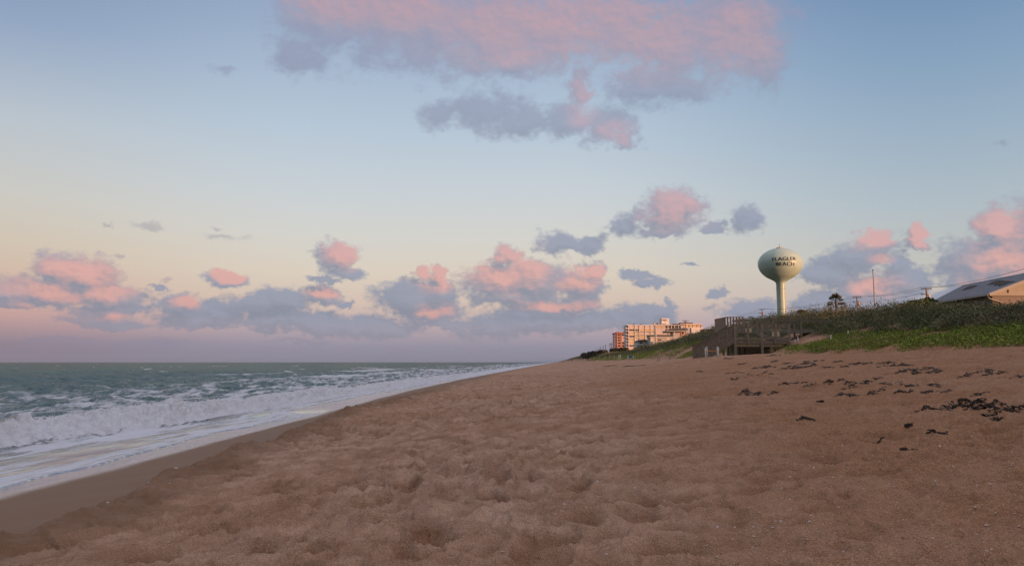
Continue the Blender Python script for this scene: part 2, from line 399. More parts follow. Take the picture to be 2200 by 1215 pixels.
def make_sea():
    y = [-90, -60, -40, -25, -15, -8, -3, 0]
    while y[-1] < 9: y.append(y[-1]+.5)
    while y[-1] < 32: y.append(y[-1]+.06)
    while y[-1] < 200: y.append(y[-1]*1.0028)
    while y[-1] < 7000: y.append(y[-1]*1.012)
    s = [0, .012, .03, .06, .1, .16]
    while s[-1] < 16: s.append(s[-1]+.075)
    while s[-1] < 300: s.append(s[-1]*1.0085)
    while s[-1] < 7000: s.append(s[-1]*1.03)
    y = np.array(y); s = np.array(s)
    YY, SS = np.meshgrid(y, s, indexing='ij')
    XE = coast_x(YY)+edge_t(YY)
    XX = XE-SS
    off = coast_x(YY)-XX                     # distance seaward of the coast line
    bs = breaker_s(YY)
    q = off-bs                               # <0 shore side of the break
    amp = .72*np.interp(YY, [0, 20, 30, 60, 150, 600, 6000], [.85, .95, 1.0, 1.0, .85, .8, .8])*(1+.30*pn(YY*.16, 5.)+.12*pn(YY*.6, 8.))
    gap = sst(.1, .3, pn(YY*.085+.4, 31.))   # where the wave has not broken yet
    prof = np.where(q < 1.0, sst(-.15, 1.0, q), np.exp(-((q-1.0)/2.6)**2))
    turb = fbm(XX*.8, YY*.8, 4, .5); turb2 = .22-np.abs(fbm(XX*1.5+5, YY*1.5, 3, .5))-.35*np.abs(fbm(XX*3.0+5, YY*3.0, 2, .45))
    front = np.exp(-((q-.75)/.95)**2)
    z = .08*sst(-2, 4, q)+amp*prof
    z += front*(.30*turb+.50*turb2)*(.35+.65*sst(60, 10, np.abs(YY-20))+.2)
    # second, outer line of surf and the swells behind it
    wv = off+4*pn(YY*.012, 2.)+1.6*pn(YY*.05, off*.02)
    sw = 0
    for L, a, ph in ((17., .20, 0.), (11.3, .10, 2.), (26., .17, 4.)):
        c = .5+.5*np.sin(2*np.pi*wv/L+ph+1.5*pn(YY*.02, off*.01+L)); sw = sw+a*(c**2.4)*2
    z += sst(5, 16, q)*(sw-.25)*(1+.5*pn(YY*.02+3, off*.03))
    # one taller unbroken swell standing up far out on the left
    z += .75*np.exp(-((XX+78)/26)**2)*np.exp(-np.abs((off-82-2*pn(YY*.05, 1.))/3.2)**1.6)*sst(90, 130, YY)*sst(210, 170, YY)
    z += .55*np.exp(-((XX+62)/16)**2)*np.exp(-np.abs((off-58)/2.6)**1.6)*sst(40, 60, YY)*sst(120, 95, YY)
    chop = fbm(XX*.33, YY*.25, 5, .6); z += sst(3, 12, q)*.34*chop*sst(4000, 600, np.hypot(XX, YY))
    z += sst(-3, -.2, q)*(1-sst(-.2, 2, q))*.025*fbm(XX*.9, YY*.5, 4)
    sandz = sand_z(XX, YY, False)
    lip = .004+.034*sst(0, .05, SS)
    film = sandz+lip+.012*fbm(XX*1.2, YY*.6, 3)*sst(.2, 1, SS)
    z = np.maximum(z, film)
    z[:, 0] = sandz[:, 0]-.01
    # foam
    dist = np.hypot(XX, YY)
    foam = np.zeros_like(z)
    inner = sst(.1, -.3, q)
    foam_gap = fbm(XX*.9+7, YY*.12, 4, .6)
    line1 = np.exp(-(SS/.22)**2)
    st = fbm(XX*.55, YY*.16, 4, .55); st2 = fbm(XX*1.6+3, YY*.35, 3, .55)
    foam += inner*(.58+.8*st+.5*st2-.5*sst(.05, .3, foam_gap))
    foam = np.maximum(foam, line1*.95)
    foam = np.maximum(foam, inner*.95*np.exp(-((SS-.55-.3*pn(YY*.3, 7.))/.38)**2)*(.6+.8*pn(YY*.8, 4.)+.3))
    brk = sst(-.25, .1, q)*sst(2.6, .9, q+1.1*fbm(XX*.8, YY*.45, 3))
    foam = np.maximum(foam, brk*(1.25-.75*gap*sst(.5, 1.2, q)))
    back = sst(.8, 2.2, q)*np.exp(-np.clip(q-2, 0, None)/np.interp(YY, [10, 60, 200], [26, 28, 36]))
    foam = np.maximum(foam, back*(.74+.8*st+.55*st2-.3*sst(.1, .35, foam_gap)))
    ol = off+5*pn(YY*.02, 11.)
    for c, wd, a, y0, y1 in ((22, 4.5, .85, 45, 400), (40, 4, .72, 80, 900), (62, 3.5, .62, 150, 900), (95, 3, .5, 180, 1200)):
        foam = np.maximum(foam, a*np.exp(-((ol-c)/wd)**2)*sst(y0, y0*1.7, YY)*(.75+.9*pn(YY*.035+c, off*.06)))
    caps = sst(.52, .7, fbm(XX*.10+3, YY*.05, 4, .6)+.2*(chop))*sst(15, 60, q)*sst(2500, 300, dist)
    foam = np.maximum(foam, caps*.85)
    foam = np.clip(foam, 0, 1.3)*sst(.02, .05, SS)
    thin = sst(.6, -.8, q)*.8
    churn = sst(-1, 1, q)*sst(9, 2, q)
    o = grid_mesh('sea', XX, YY, z, M_sea, {'foam': foam, 'thin': thin, 'churn': churn})
    tag(o, 'grey green sea with white surf', None, None, 'structure')
    # thrown spray and clotted foam along the break
    idx = np.argwhere((YY > 12) & (YY < 130) & (q > .1) & (q < 1.9) & (foam > .8))
    pr = rng.random(len(idx)) < (5000/len(idx)); idx = idx[pr]
    px = XX[idx[:, 0], idx[:, 1]]; py = YY[idx[:, 0], idx[:, 1]]; pz = z[idx[:, 0], idx[:, 1]]
    n = len(px); cl = np.clip(pn(px*1.3, py*1.3)*2+.4, 0, 1.2)
    c = np.stack([px+rng.normal(0, .07, n), py+rng.normal(0, .07, n), pz+np.abs(rng.normal(0, 1, n))*.10*cl+.0], -1)
    sz = (.006+.013*rng.random(n)**2)*np.clip(py/25, 1, 3)
    base = np.array([[1, 0, 0], [0, 1, 0], [-1, 0, 0], [0, -1, 0], [0, 0, 1], [0, 0, -1]], float)
    tri = np.array([[0, 1, 4], [1, 2, 4], [2, 3, 4], [3, 0, 4], [1, 0, 5], [2, 1, 5], [3, 2, 5], [0, 3, 5]])
    sc = sz[:, None, None]*(1+.6*(rng.random((n, 6, 1))-.5))
    V = (c[:, None, :]+base[None]*sc)[:, tri].reshape(-1, 3, 3)
    so = soup('sea_spray', V, None, np.ones((len(V), 3)), M['foam'])
    tag(so, 'white spray and clotted foam thrown up along the shore break', 'sea foam', None, 'stuff')
M = {}
M['foam'] = mat('foam', (.78, .78, .80), .9)
make_sea(); tick('sea')
#SPLIT_THINGS
# ------------------------------------------------------------------ materials of the things
M['tank'] = mat('tank_paint', (.44, .60, .54), .38, var=.08, vscale=.5, spec=.4)
M['letter'] = mat('letter_paint', (.02, .025, .04), .5)
M['steel'] = mat('dull_steel', (.35, .35, .33), .5, .3)
M['brass'] = mat('yellowed_metal', (.45, .38, .18), .5)
M['wood'] = mat('weathered_wood', (.32, .265, .22), .85, color2=(.20, .165, .138), vscale=6, bump=.5, bscale=30)
M['wood_shaded'] = mat('weathered_green_shaded_wood', (.24, .24, .185), .85, color2=(.17, .165, .13), vscale=5, bump=.4, bscale=30)  # darker greenish copy of wood: shade painted into back railings, shared by support posts
M['wood_pale'] = mat('pale_wood', (.42, .36, .28), .8, color2=(.32, .27, .20), vscale=5)
M['deck'] = mat('grey_decking', (.36, .35, .34), .85, color2=(.26, .25, .24), vscale=3)
M['pole'] = mat('pole_wood', (.30, .21, .15), .85, color2=(.2, .13, .09), vscale=4)
M['palepole'] = mat('pale_concrete_pole', (.62, .52, .44), .8, var=.1)
M['dark'] = mat('dark_metal', (.05, .05, .055), .6)
M['wire'] = mat('wire', (.06, .06, .07), .6)
M['white'] = mat('white_paint', (.72, .72, .70), .6, var=.06, vscale=2)
M['rope'] = mat('orange_rope', (.62, .22, .03), .8)
M['blue'] = mat('blue_tarp', (.08, .22, .28), .7)
M['leaf'] = mat('leaf', (1, 1, 1), .65, attr='tint', spec=.25)
M['trunk'] = mat('palm_trunk', (.20, .15, .11), .9, color2=(.11, .08, .06), vscale=8)
M['wrack'] = mat('seaweed', (.050, .038, .032), .95, color2=(.028, .021, .018), vscale=14)
M['wrack_dry'] = mat('dry_seaweed', (.12, .10, .092), .95, color2=(.05, .04, .036), vscale=5)
M['shell'] = mat('shell', (.66, .62, .60), .45, color2=(.50, .45, .42), vscale=30)
M['shell_o'] = mat('orange_shell', (.65, .32, .07), .5, color2=(.5, .22, .06), vscale=30)
M['roof'] = mat('grey_shingles', (.17, .19, .23), .9, color2=(.135, .15, .185), vscale=1.5, bump=.4, bscale=12)
M['moss'] = mat('bare_roof_patch', (.05, .045, .035), .95, color2=(.035, .032, .026), vscale=2)
M['stucco'] = mat('tan_stucco', (.28, .25, .22), .9, var=.1, vscale=2, bump=.3, bscale=14)
M['cream'] = mat('cream_trim', (.42, .40, .35), .7, var=.06)
M['glass'] = mat('window_glass', (.03, .035, .045), .12)
M['hotel'] = mat('hotel_wall', (.80, .68, .64), .8, var=.08, vscale=.5)
M['hotelw'] = mat('hotel_white', (.76, .74, .72), .7, var=.05, vscale=.4)
M['hotelgrey'] = mat('hotel_grey', (.52, .50, .50), .8, var=.1, vscale=.4)
M['salmon'] = mat('salmon_wall', (.66, .36, .27), .8, var=.08, vscale=.4)
M['redroof'] = mat('red_roof', (.42, .10, .07), .8, var=.1)
M['curtain'] = mat('yellow_curtain', (.78, .60, .30), .6, var=.3, vscale=.9)
M['curtainp'] = mat('pink_curtain', (.80, .66, .62), .6, var=.25, vscale=.9)
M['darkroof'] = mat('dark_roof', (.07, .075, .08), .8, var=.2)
M['skin'] = mat('skin', (.50, .33, .25), .6)
M['skin'].node_tree.nodes['Principled BSDF'].inputs['Subsurface Weight'].default_value = 0

# ------------------------------------------------------------------ water tower
def water_tower():
    d = 271.0; cxp = 1679.6
    X0 = P(1683, HZ, d)[0]; k = d/F
    def zz(zy): return CZ+(HZ-(510+zy/6.394))*k
    base = 6.0
    root = empty('water_tower', (X0, d, base), 0, 'pale green water tower with a fat round tank lettered FLAGLER BEACH', 'water tower')
    pr = [(60, 1500), (59.5, 1180), (60, 900), (61, 760), (61.5, 705), (62, 650), (66, 622), (84, 600), (133, 570), (178, 545), (212, 520), (242, 490), (268, 455), (285, 420), (294, 385), (297.5, 350), (294, 318), (280, 285), (258, 250), (225, 218), (185, 190), (140, 166), (95, 151), (45, 143), (1, 141)]
    r = np.array([p[0] for p in pr], float)*k/6.394; z = np.array([zz(p[1]) for p in pr])-base
    # catmull-rom refinement
    rr = []; z2 = []
    for i in range(len(r)-1):
        p = [max(i-1, 0), i, i+1, min(i+2, len(r)-1)]
        for t in np.linspace(0, 1, 5)[:-1]:
            f = lambda a: .5*((2*a[p[1]])+(-a[p[0]]+a[p[2]])*t+(2*a[p[0]]-5*a[p[1]]+4*a[p[2]]-a[p[3]])*t*t+(-a[p[0]]+3*a[p[1]]-3*a[p[2]]+a[p[3]])*t**3)
            rr.append(float(f(r))); z2.append(float(f(z)))
    rr.append(0.01); z2.append(float(z[-1]))
    i0 = next(i for i, q in enumerate(z2) if q > zz(640)-base)
    MB().lathe(list(zip(rr[:i0+1], z2[:i0+1])), 48).build('stem', M['tank'], root, True)
    zb = zz(1500)-base
    if zb > -1: MB().lathe([(2.6, 0), (2.4, max(zb, 1)), (rr[0], max(zb, 1)+1.5)], 48).build('stem_flare', M['tank'], root, True)
    MB().lathe(list(zip(rr[i0:], z2[i0:])), 96).build('tank', M['tank'], root, True)
    zt = z2[-1]
    mb = MB().lathe([(0.02, zt+.62), (.16, zt+.6), (.2, zt+.35), (1.0, zt+.3), (1.15, zt+.02), (1.15, zt-.3)], 20)
    mb.build('roof_vent', M['brass'], root, True)
    b = MB().tube([(0, 0, zt+.5), (0, 0, zt+1.25)], .05, 6); b.box(-.16, .16, -.16, .16, zt+1.25, zt+1.5)
    b.build('beacon', M['steel'], root)
    MB().lathe([(r[4]+.02, zz(705)-base-.12), (r[4]+.09, zz(705)-base-.1), (r[4]+.09, zz(705)-base+.1), (r[4]+.02, zz(705)-base+.12)], 48).build('stem_ring', M['tank'], root, True)
    # lettering wrapped round the tank
    toward = math.atan2(-d, -X0)          # bearing of the viewer from the tower
    zarr = np.array(z2[i0:]); rarr = np.array(rr[i0:])
    def word(txt, cpx, zy, wpx, hpx):
        cu = bpy.data.curves.new('lettering', 'FONT'); cu.body = txt; cu.align_x = 'CENTER'; cu.align_y = 'CENTER'; cu.space_character = 1.08
        to = bpy.data.objects.new('lettering', cu); COL.objects.link(to)
        dg = bpy.context.evaluated_depsgraph_get(); me = bpy.data.meshes.new_from_object(to.evaluated_get(dg))
        bpy.data.objects.remove(to)
        bm = bmesh.new(); bm.from_mesh(me)
        bmesh.ops.triangulate(bm, faces=bm.faces)
        bmesh.ops.subdivide_edges(bm, edges=[e for e in bm.edges if e.calc_length() > .15], cuts=3)
        bmesh.ops.triangulate(bm, faces=bm.faces)
        xs = [v.co.x for v in bm.verts]; ys = [v.co.y for v in bm.verts]
        x0, x1, y0, y1 = min(xs), max(xs), min(ys), max(ys)
        zc = zz((zy-510)*6.394)-base
        Rm = float(np.interp(zc, zarr[::1], rarr))
        ac = math.asin(min(.9, (cpx-cxp)*k/Rm))
        for v in bm.verts:
            u = ((v.co.x-x0)/(x1-x0)-.5)*wpx*k; w = ((v.co.y-y0)/(y1-y0)-.5)*hpx*k
            zq = zc+w; Rq = float(np.interp(zq, zarr, rarr))+.05
            a = toward+ac+u/Rm
            v.co = (Rq*math.cos(a), Rq*math.sin(a), zq)
        # the stroke made bolder: the same letters again a touch to either side
        g0 = list(bm.verts)+list(bm.edges)+list(bm.faces)
        for da, dr in ((.0085, 1.0006), (-.0085, 1.0012)):
            nv = [e for e in bmesh.ops.duplicate(bm, geom=g0)['geom'] if isinstance(e, bmesh.types.BMVert)]
            for v in nv:
                x_, y_ = v.co.x*dr, v.co.y*dr; v.co.x = x_*math.cos(da)-y_*math.sin(da); v.co.y = x_*math.sin(da)+y_*math.cos(da)
        bm.to_mesh(me); bm.free(); me.materials.clear(); me.materials.append(M['letter'])
        o = bpy.data.objects.new('lettering', me); COL.objects.link(o); o.parent = root
        return o
    word('FLAGLER', 1689.3, 560.6, 50.5, 7.6); word('BEACH', 1690.6, 571.5, 38, 7.6)
    lt = MB().tube([(r[3]*1.02*math.cos(toward+.9), r[3]*1.02*math.sin(toward+.9), 0), (r[3]*1.02*math.cos(toward+.9), r[3]*1.02*math.sin(toward+.9), zz(660)-base)], .05, 5)
    lt.build('conduit', M['steel'], root)
water_tower(); tick('tower')

# ------------------------------------------------------------------ foliage
def leaf_clumps(C, Rr, H, tint, nleaf, ll, lw, up=.5, jit=.25, spread=1.0):
    """C (n,3) centres; every clump throws nleaf narrow leaves. returns V (m,4,3), T (m,3)"""
    n = len(C); k = nleaf; N = n*k
    cc = np.repeat(C, k, 0); R_ = np.repeat(Rr, k); H_ = np.repeat(H, k)
    a = rng.random(N)*2*np.pi; q = np.sqrt(rng.random(N))
    base = cc+np.stack([np.cos(a)*q*R_, np.sin(a)*q*R_, H_*rng.random(N)**.8*(1-.55*q)], -1)
    b = a+rng.normal(0, .9, N); e = np.clip(rng.normal(up, .45, N), -.3, 1.5)
    d = np.stack([np.cos(b)*np.cos(e), np.sin(b)*np.cos(e), np.sin(e)], -1)
    L = np.repeat(ll, k)*(.5+rng.random(N)); W = np.repeat(lw, k)*(.6+.8*rng.random(N))
    s = np.cross(d, rng.normal(0, 1, (N, 3))); s /= np.linalg.norm(s, axis=1)[:, None]
    tip = base+d*L[:, None]+np.array([0, 0, -1.])*(L*.18)[:, None]
    m1 = base+d*(L*.5)[:, None]
    V = np.stack([base, m1+s*W[:, None], tip, m1-s*W[:, None]], 1)
    T = np.repeat(tint, k, 0)*(1+jit*(rng.random((N, 1))-.5)*2)
    return V, T
def face_points(n, y0, y1, t0, t1, x_extra=None, pw=1.0):
    """random points on the dune, thicker towards the near end"""
    u = rng.random(n); y = y0*(y1/y0)**u if y0 > 0 else y0+(y1-y0)*u
    t = t0+(t1-t0)*rng.random(n)**pw
    x = t+coast_x(y)
    return x, y, t
SCRUB = np.array([(.050, .060, .036), (.062, .070, .046), (.078, .078, .058), (.042, .056, .030), (.088, .080, .062), (.046, .050, .040), (.070, .058, .046)])
def bare(x, y, t):
    """0 where sand shows through"""
    path = np.exp(-((x-22.5-.2*(y-60))/1.3)**2)*sst(52, 56, y)*sst(75, 66, y)
    walk = (x > 13.5) & (x < 21.6) & (y > 58.5) & (y < 69.5)
    way = (y > 65) & (y < 69.4) & (x > 16) & (x < 40)
    blow = fbm(x*.22+4, y*.16+1, 3) > .2
    return (path < .35) & ~walk & ~way & ~(blow & (t < TOE+8))
def make_scrub():
    Vs = []; Ts = []
    for (n, y0, y1, k, sc) in ((5400, 20, 110, 84, 1.0), (4200, 110, 330, 44, 1.5), (2600, 330, 1500, 40, 3.0)):
        x, y, t = face_points(n, y0, y1, TOE+2.2, TOE+19)
        low_t = TOE+2.6+2.6*fbm(x*.12, y*.06+3, 3)
        low_t = np.where(y > 70, TOE+3.2+2*fbm(x*.12, y*.06+3, 3), low_t+1.2)
        ok = bare(x, y, t) & (t > low_t)
        ok &= ~((x > 36) & (y < 98) & (y > 60))           # the house plot
        x, y, t = x[ok], y[ok], t[ok]; n = len(x)
        z = sand_z(x, y, False)
        pal = SCRUB[np.clip((3.5+4.5*pn(x*.16, y*.12)+rng.normal(0, 1.0, n)), 0, 6).astype(int)]*np.array([2.6, 2.6, 2.0])
        hgt = (.55+.55*sst(TOE+4, TOE+10, t)+.45*pn(x*.3, y*.3)+.25*pn(x*.8, y*.8)+.3*rng.random(n)**2)*np.interp(sc, [1, 3], [1, 1.5])
        hgt *= np.interp(y, [20, 40, 52, 62, 90, 140, 250], [.7, .8, 1.15, 1.55, 1.8, 1.3, .75])*np.interp(t-TOE, [8, 12, 19], [1, .8, .6])
        V, T = leaf_clumps(np.stack([x, y, z-.05], -1), (.45+.35*rng.random(n))*sc**.8, hgt, pal, k, np.full(n, .21)*sc**.55, np.full(n, .021)*sc**.7, .75)
        # dead, bleached fronds
        dead = rng.random(len(T)) < .05; T[dead] = (.17, .145, .115)
        Vs.append(V); Ts.append(T)
    # taller thicket added landward, out of view, to shade the walkover from low sun
    x = rng.uniform(36, 50, 900); y = rng.uniform(-60, 48, 900); z = sand_z(x, y, False)
    V, T = leaf_clumps(np.stack([x, y, z-.05], -1), np.full(900, 1.1), np.full(900, 4.2), SCRUB[rng.integers(0, 7, 900)]*1.4, 60, np.full(900, .5), np.full(900, .07), .6)
    Vs.append(V); Ts.append(T)
    # behind and beside the viewer, coarser
    x = rng.uniform(12, 50, 1500); y = rng.uniform(-120, 22, 1500); t = x-coast_x(y); ok = (t > TOE+4) & (t < TOE+26); x, y = x[ok], y[ok]
    z = sand_z(x, y, False); n = len(x)
    V, T = leaf_clumps(np.stack([x, y, z-.05], -1), np.full(n, .9), np.full(n, 1.3), SCRUB[rng.integers(0, 7, n)], 24, np.full(n, .5), np.full(n, .06), .75)
    Vs.append(V); Ts.append(T)
    o = soup('dune_scrub', np.concatenate(Vs), None, np.concatenate(Ts), M['leaf'])
    tag(o, 'dark grey green scrub covering the dune', 'scrub', None, 'stuff')
make_scrub(); tick('scrub')
def make_cover():
    Vs = []; Ts = []
    for (n, y0, y1, k, sc) in ((10500, 20, 110, 40, 1.0), (4600, 110, 420, 26, 2.0)):
        x, y, t = face_points(n, y0, y1, TOE-.6, TOE+8)
        w = TOE+.2+1.0*fbm(x*.35, y*.22, 3)+.4*pn(x*1.2, y*1.2)
        hi = TOE+3.2+2.6*fbm(x*.12, y*.06+3, 3)+1.5
        bl = fbm(x*.22+4, y*.16+1, 3) > .2
        path = np.exp(-((x-22.5-.2*(y-60))/1.3)**2)*sst(52, 56, y)*sst(75, 66, y) > .35
        ok = (t > w) & (t < hi) & ~bl & ~path & ~((x > 14) & (x < 21.4) & (y > 58) & (y < 70) & (rng.random(n) < .9))
        ok |= (t > w-.5) & (t < w) & (rng.random(n) < .15) & ~bl
        x, y, t = x[ok], y[ok], t[ok]; n = len(x); z = sand_z(x, y, False)
        g1 = np.array([(.085, .125, .030), (.110, .150, .035), (.065, .105, .028), (.12, .13, .05), (.09, .085, .05)])
        pal = g1[np.clip(1.9+3.2*pn(x*.25, y*.2)+rng.normal(0, .9, n), 0, 4).astype(int)]*np.array([2.5, 2.25, 1.7])
        V, T = leaf_clumps(np.stack([x, y, z-.03], -1), (.35+.2*rng.random(n))*sc**.8, (.13+.22*np.clip(pn(x*.4, y*.4)+.4, 0, 1))*sc**.7, pal, k, np.full(n, .10)*sc**.8, np.full(n, .021)*sc**.8, .55, .35)
        fl = rng.random(len(T)) < .0035; T[fl] = (.50, .40, .03)
        Vs.append(V); Ts.append(T)
    o = soup('ground_cover', np.concatenate(Vs), None, np.concatenate(Ts), M['leaf'])
    tag(o, 'bright green creeping vines along the foot of the dune', 'ground cover', None, 'stuff')
make_cover(); tick('cover')
def shrub(px, py, d, w, h, label, tints, cat='bush', group=None, name='sea_grape_bush', nleaf=None, ll=.16, lw=.06, sink=.4, trunk=True):
    x, y, z = P(px, py, d)
    root = empty(name, (x, y, z-h-sink), 0, label, cat, group)
    n = 26; sc = math.sqrt(w*h)
    C = np.stack([rng.normal(0, .33, n)*w/2*1.25, rng.normal(0, .33, n)*w/2, sink+h*(.15+.72*rng.random(n))], -1)
    C[:, 2] = sink+(C[:, 2]-sink)*np.sqrt(np.clip(1-(C[:, 0]/(w/2))**2*.8, .15, 1))
    tt = np.array(tints)[rng.integers(0, len(tints), n)]
    V, T = leaf_clumps(C, np.full(n, .17*w), np.full(n, .2*h), tt, nleaf or 60, np.full(n, ll), np.full(n, lw), .4, .3)
    soup('crown', V, None, T, M['leaf'], root)
    if trunk:
        mb = MB()
        for i in range(4): mb.tube([(0, 0, -.2), (.1*math.cos(i*1.6), .1*math.sin(i*1.6), sink*.6), tuple(C[i])], [.05*sc, .04*sc, .012*sc], 5)
        mb.build('trunk', M['trunk'], root)
    return root
GREEN = [(.055, .095, .03), (.07, .115, .035), (.045, .075, .028)]
OLIVE = [(.06, .065, .035), (.075, .075, .04), (.05, .055, .03)]
shrub(1962, 645, 62, 3.6, 1.3, 'rounded dark green bush standing above the scrub left of the house roof', GREEN, ll=.2, lw=.07)
shrub(1988, 641, 63, 2.6, 1.4, 'dark green bush touching the left end of the house roof', GREEN, ll=.2, lw=.07)
shrub(1724, 666, 92, 1.1, .55, 'small reddish bush on the dune top just right of the water tower stem', [(.20, .075, .05), (.14, .09, .05)], ll=.2, lw=.05)
shrub(1272, 754, 470, 13, 6.0, 'rounded dark tree far down the coast, left of the salmon tower', OLIVE, 'tree', None, 'tree', 70, 1.0, .35, 1)
shrub(1259, 757.5, 560, 9, 4, 'small dark tree far down the coast, beyond the rounded one', OLIVE, 'tree', None, 'tree', 50, 1.0, .35, 1)
shrub(1295, 752, 420, 8, 4, 'low dark tree at the foot of the thin far poles', OLIVE, 'tree', None, 'tree', 50, 1.0, .35, 1)
shrub(1322, 747, 440, 12, 5.5, 'dark bushy tree in front of the salmon tower', OLIVE, 'tree', None, 'tree', 70, 1.0, .32, 1)
shrub(1338, 747, 430, 8, 5, 'dark tree between the salmon tower and the hotel balconies', OLIVE, 'tree', None, 'tree', 60, 1.0, .32, 1)
shrub(1385, 741, 330, 9, 3.5, 'green bushes growing before the small white house', GREEN, 'bush', None, 'bush', 60, .6, .2, 1)
def palm(px, ptop, d, crown, trunk_h, label, nf=26, tints=((.075, .105, .04), (.09, .10, .045), (.11, .10, .06))):
    x, y, z = P(px, ptop, d); z -= crown*.55
    root = empty('palm_tree', (x, y, z-trunk_h), 0, label, 'palm tree')
    MB().tube([(0, 0, -.3), (.05, 0, trunk_h*.5), (0, 0, trunk_h)], [.13, .11, .13], 9).build('trunk', M['trunk'], root, True)
    Vs = []; Ts = []
    for i in range(nf):
        a = i*2.399; e = 1.35-1.6*((i+.5)/nf)+rng.normal(0, .08)
        stem = crown*(.42+.08*rng.random()); dirv = np.array([math.cos(a)*math.cos(e), math.sin(a)*math.cos(e), math.sin(e)])
        hub = np.array([0, 0, trunk_h])+dirv*stem
        t = np.array(tints[i % len(tints)]) if e > -.2 else np.array((.15, .115, .07))
        side = np.cross(dirv, (0, 0, 1)); side /= np.linalg.norm(side); upv = np.cross(side, dirv)
        w = crown*.014
        Vs.append([(0, 0, trunk_h)+side*w, hub+side*w, hub-side*w, (0, 0, trunk_h)-side*w]); Ts.append(t*.9)
        for k in range(17):
            b = -1.35+2.7*k/16; L = crown*.52*(1-.25*abs(b)/1.35)
            dv = dirv*math.cos(b)+side*math.sin(b)+upv*.15*math.cos(b*2); dv /= np.linalg.norm(dv)
            sd = np.cross(dv, upv+rng.normal(0, .3, 3)); sd /= np.linalg.norm(sd)
            tip = hub+dv*L+np.array([0, 0, -L*.22]); mid = hub+dv*L*.5
            Vs.append([hub, mid+sd*crown*.028, tip, mid-sd*crown*.028]); Ts.append(t*(.8+.4*rng.random()))
    soup('crown', np.array(Vs), None, np.array(Ts), M['leaf'], root)
    return root
palm(1795, 634, 80, .98, 1.6, 'cabbage palm with a round crown rising above the dune scrub right of the water tower')
palm(1784, 652, 79, .6, .5, 'small low palm leaning at the left foot of the cabbage palm', 16)
palm(1808, 651, 79, .7, .5, 'small low palm at the right foot of the cabbage palm', 16)
palm(1546, 697, 150, 1.5, 3.5, 'green palm at the top of the dune left of the wooden walkover')
palm(1536, 703, 152, 1.0, 2.5, 'smaller palm beside the one left of the walkover', 18)

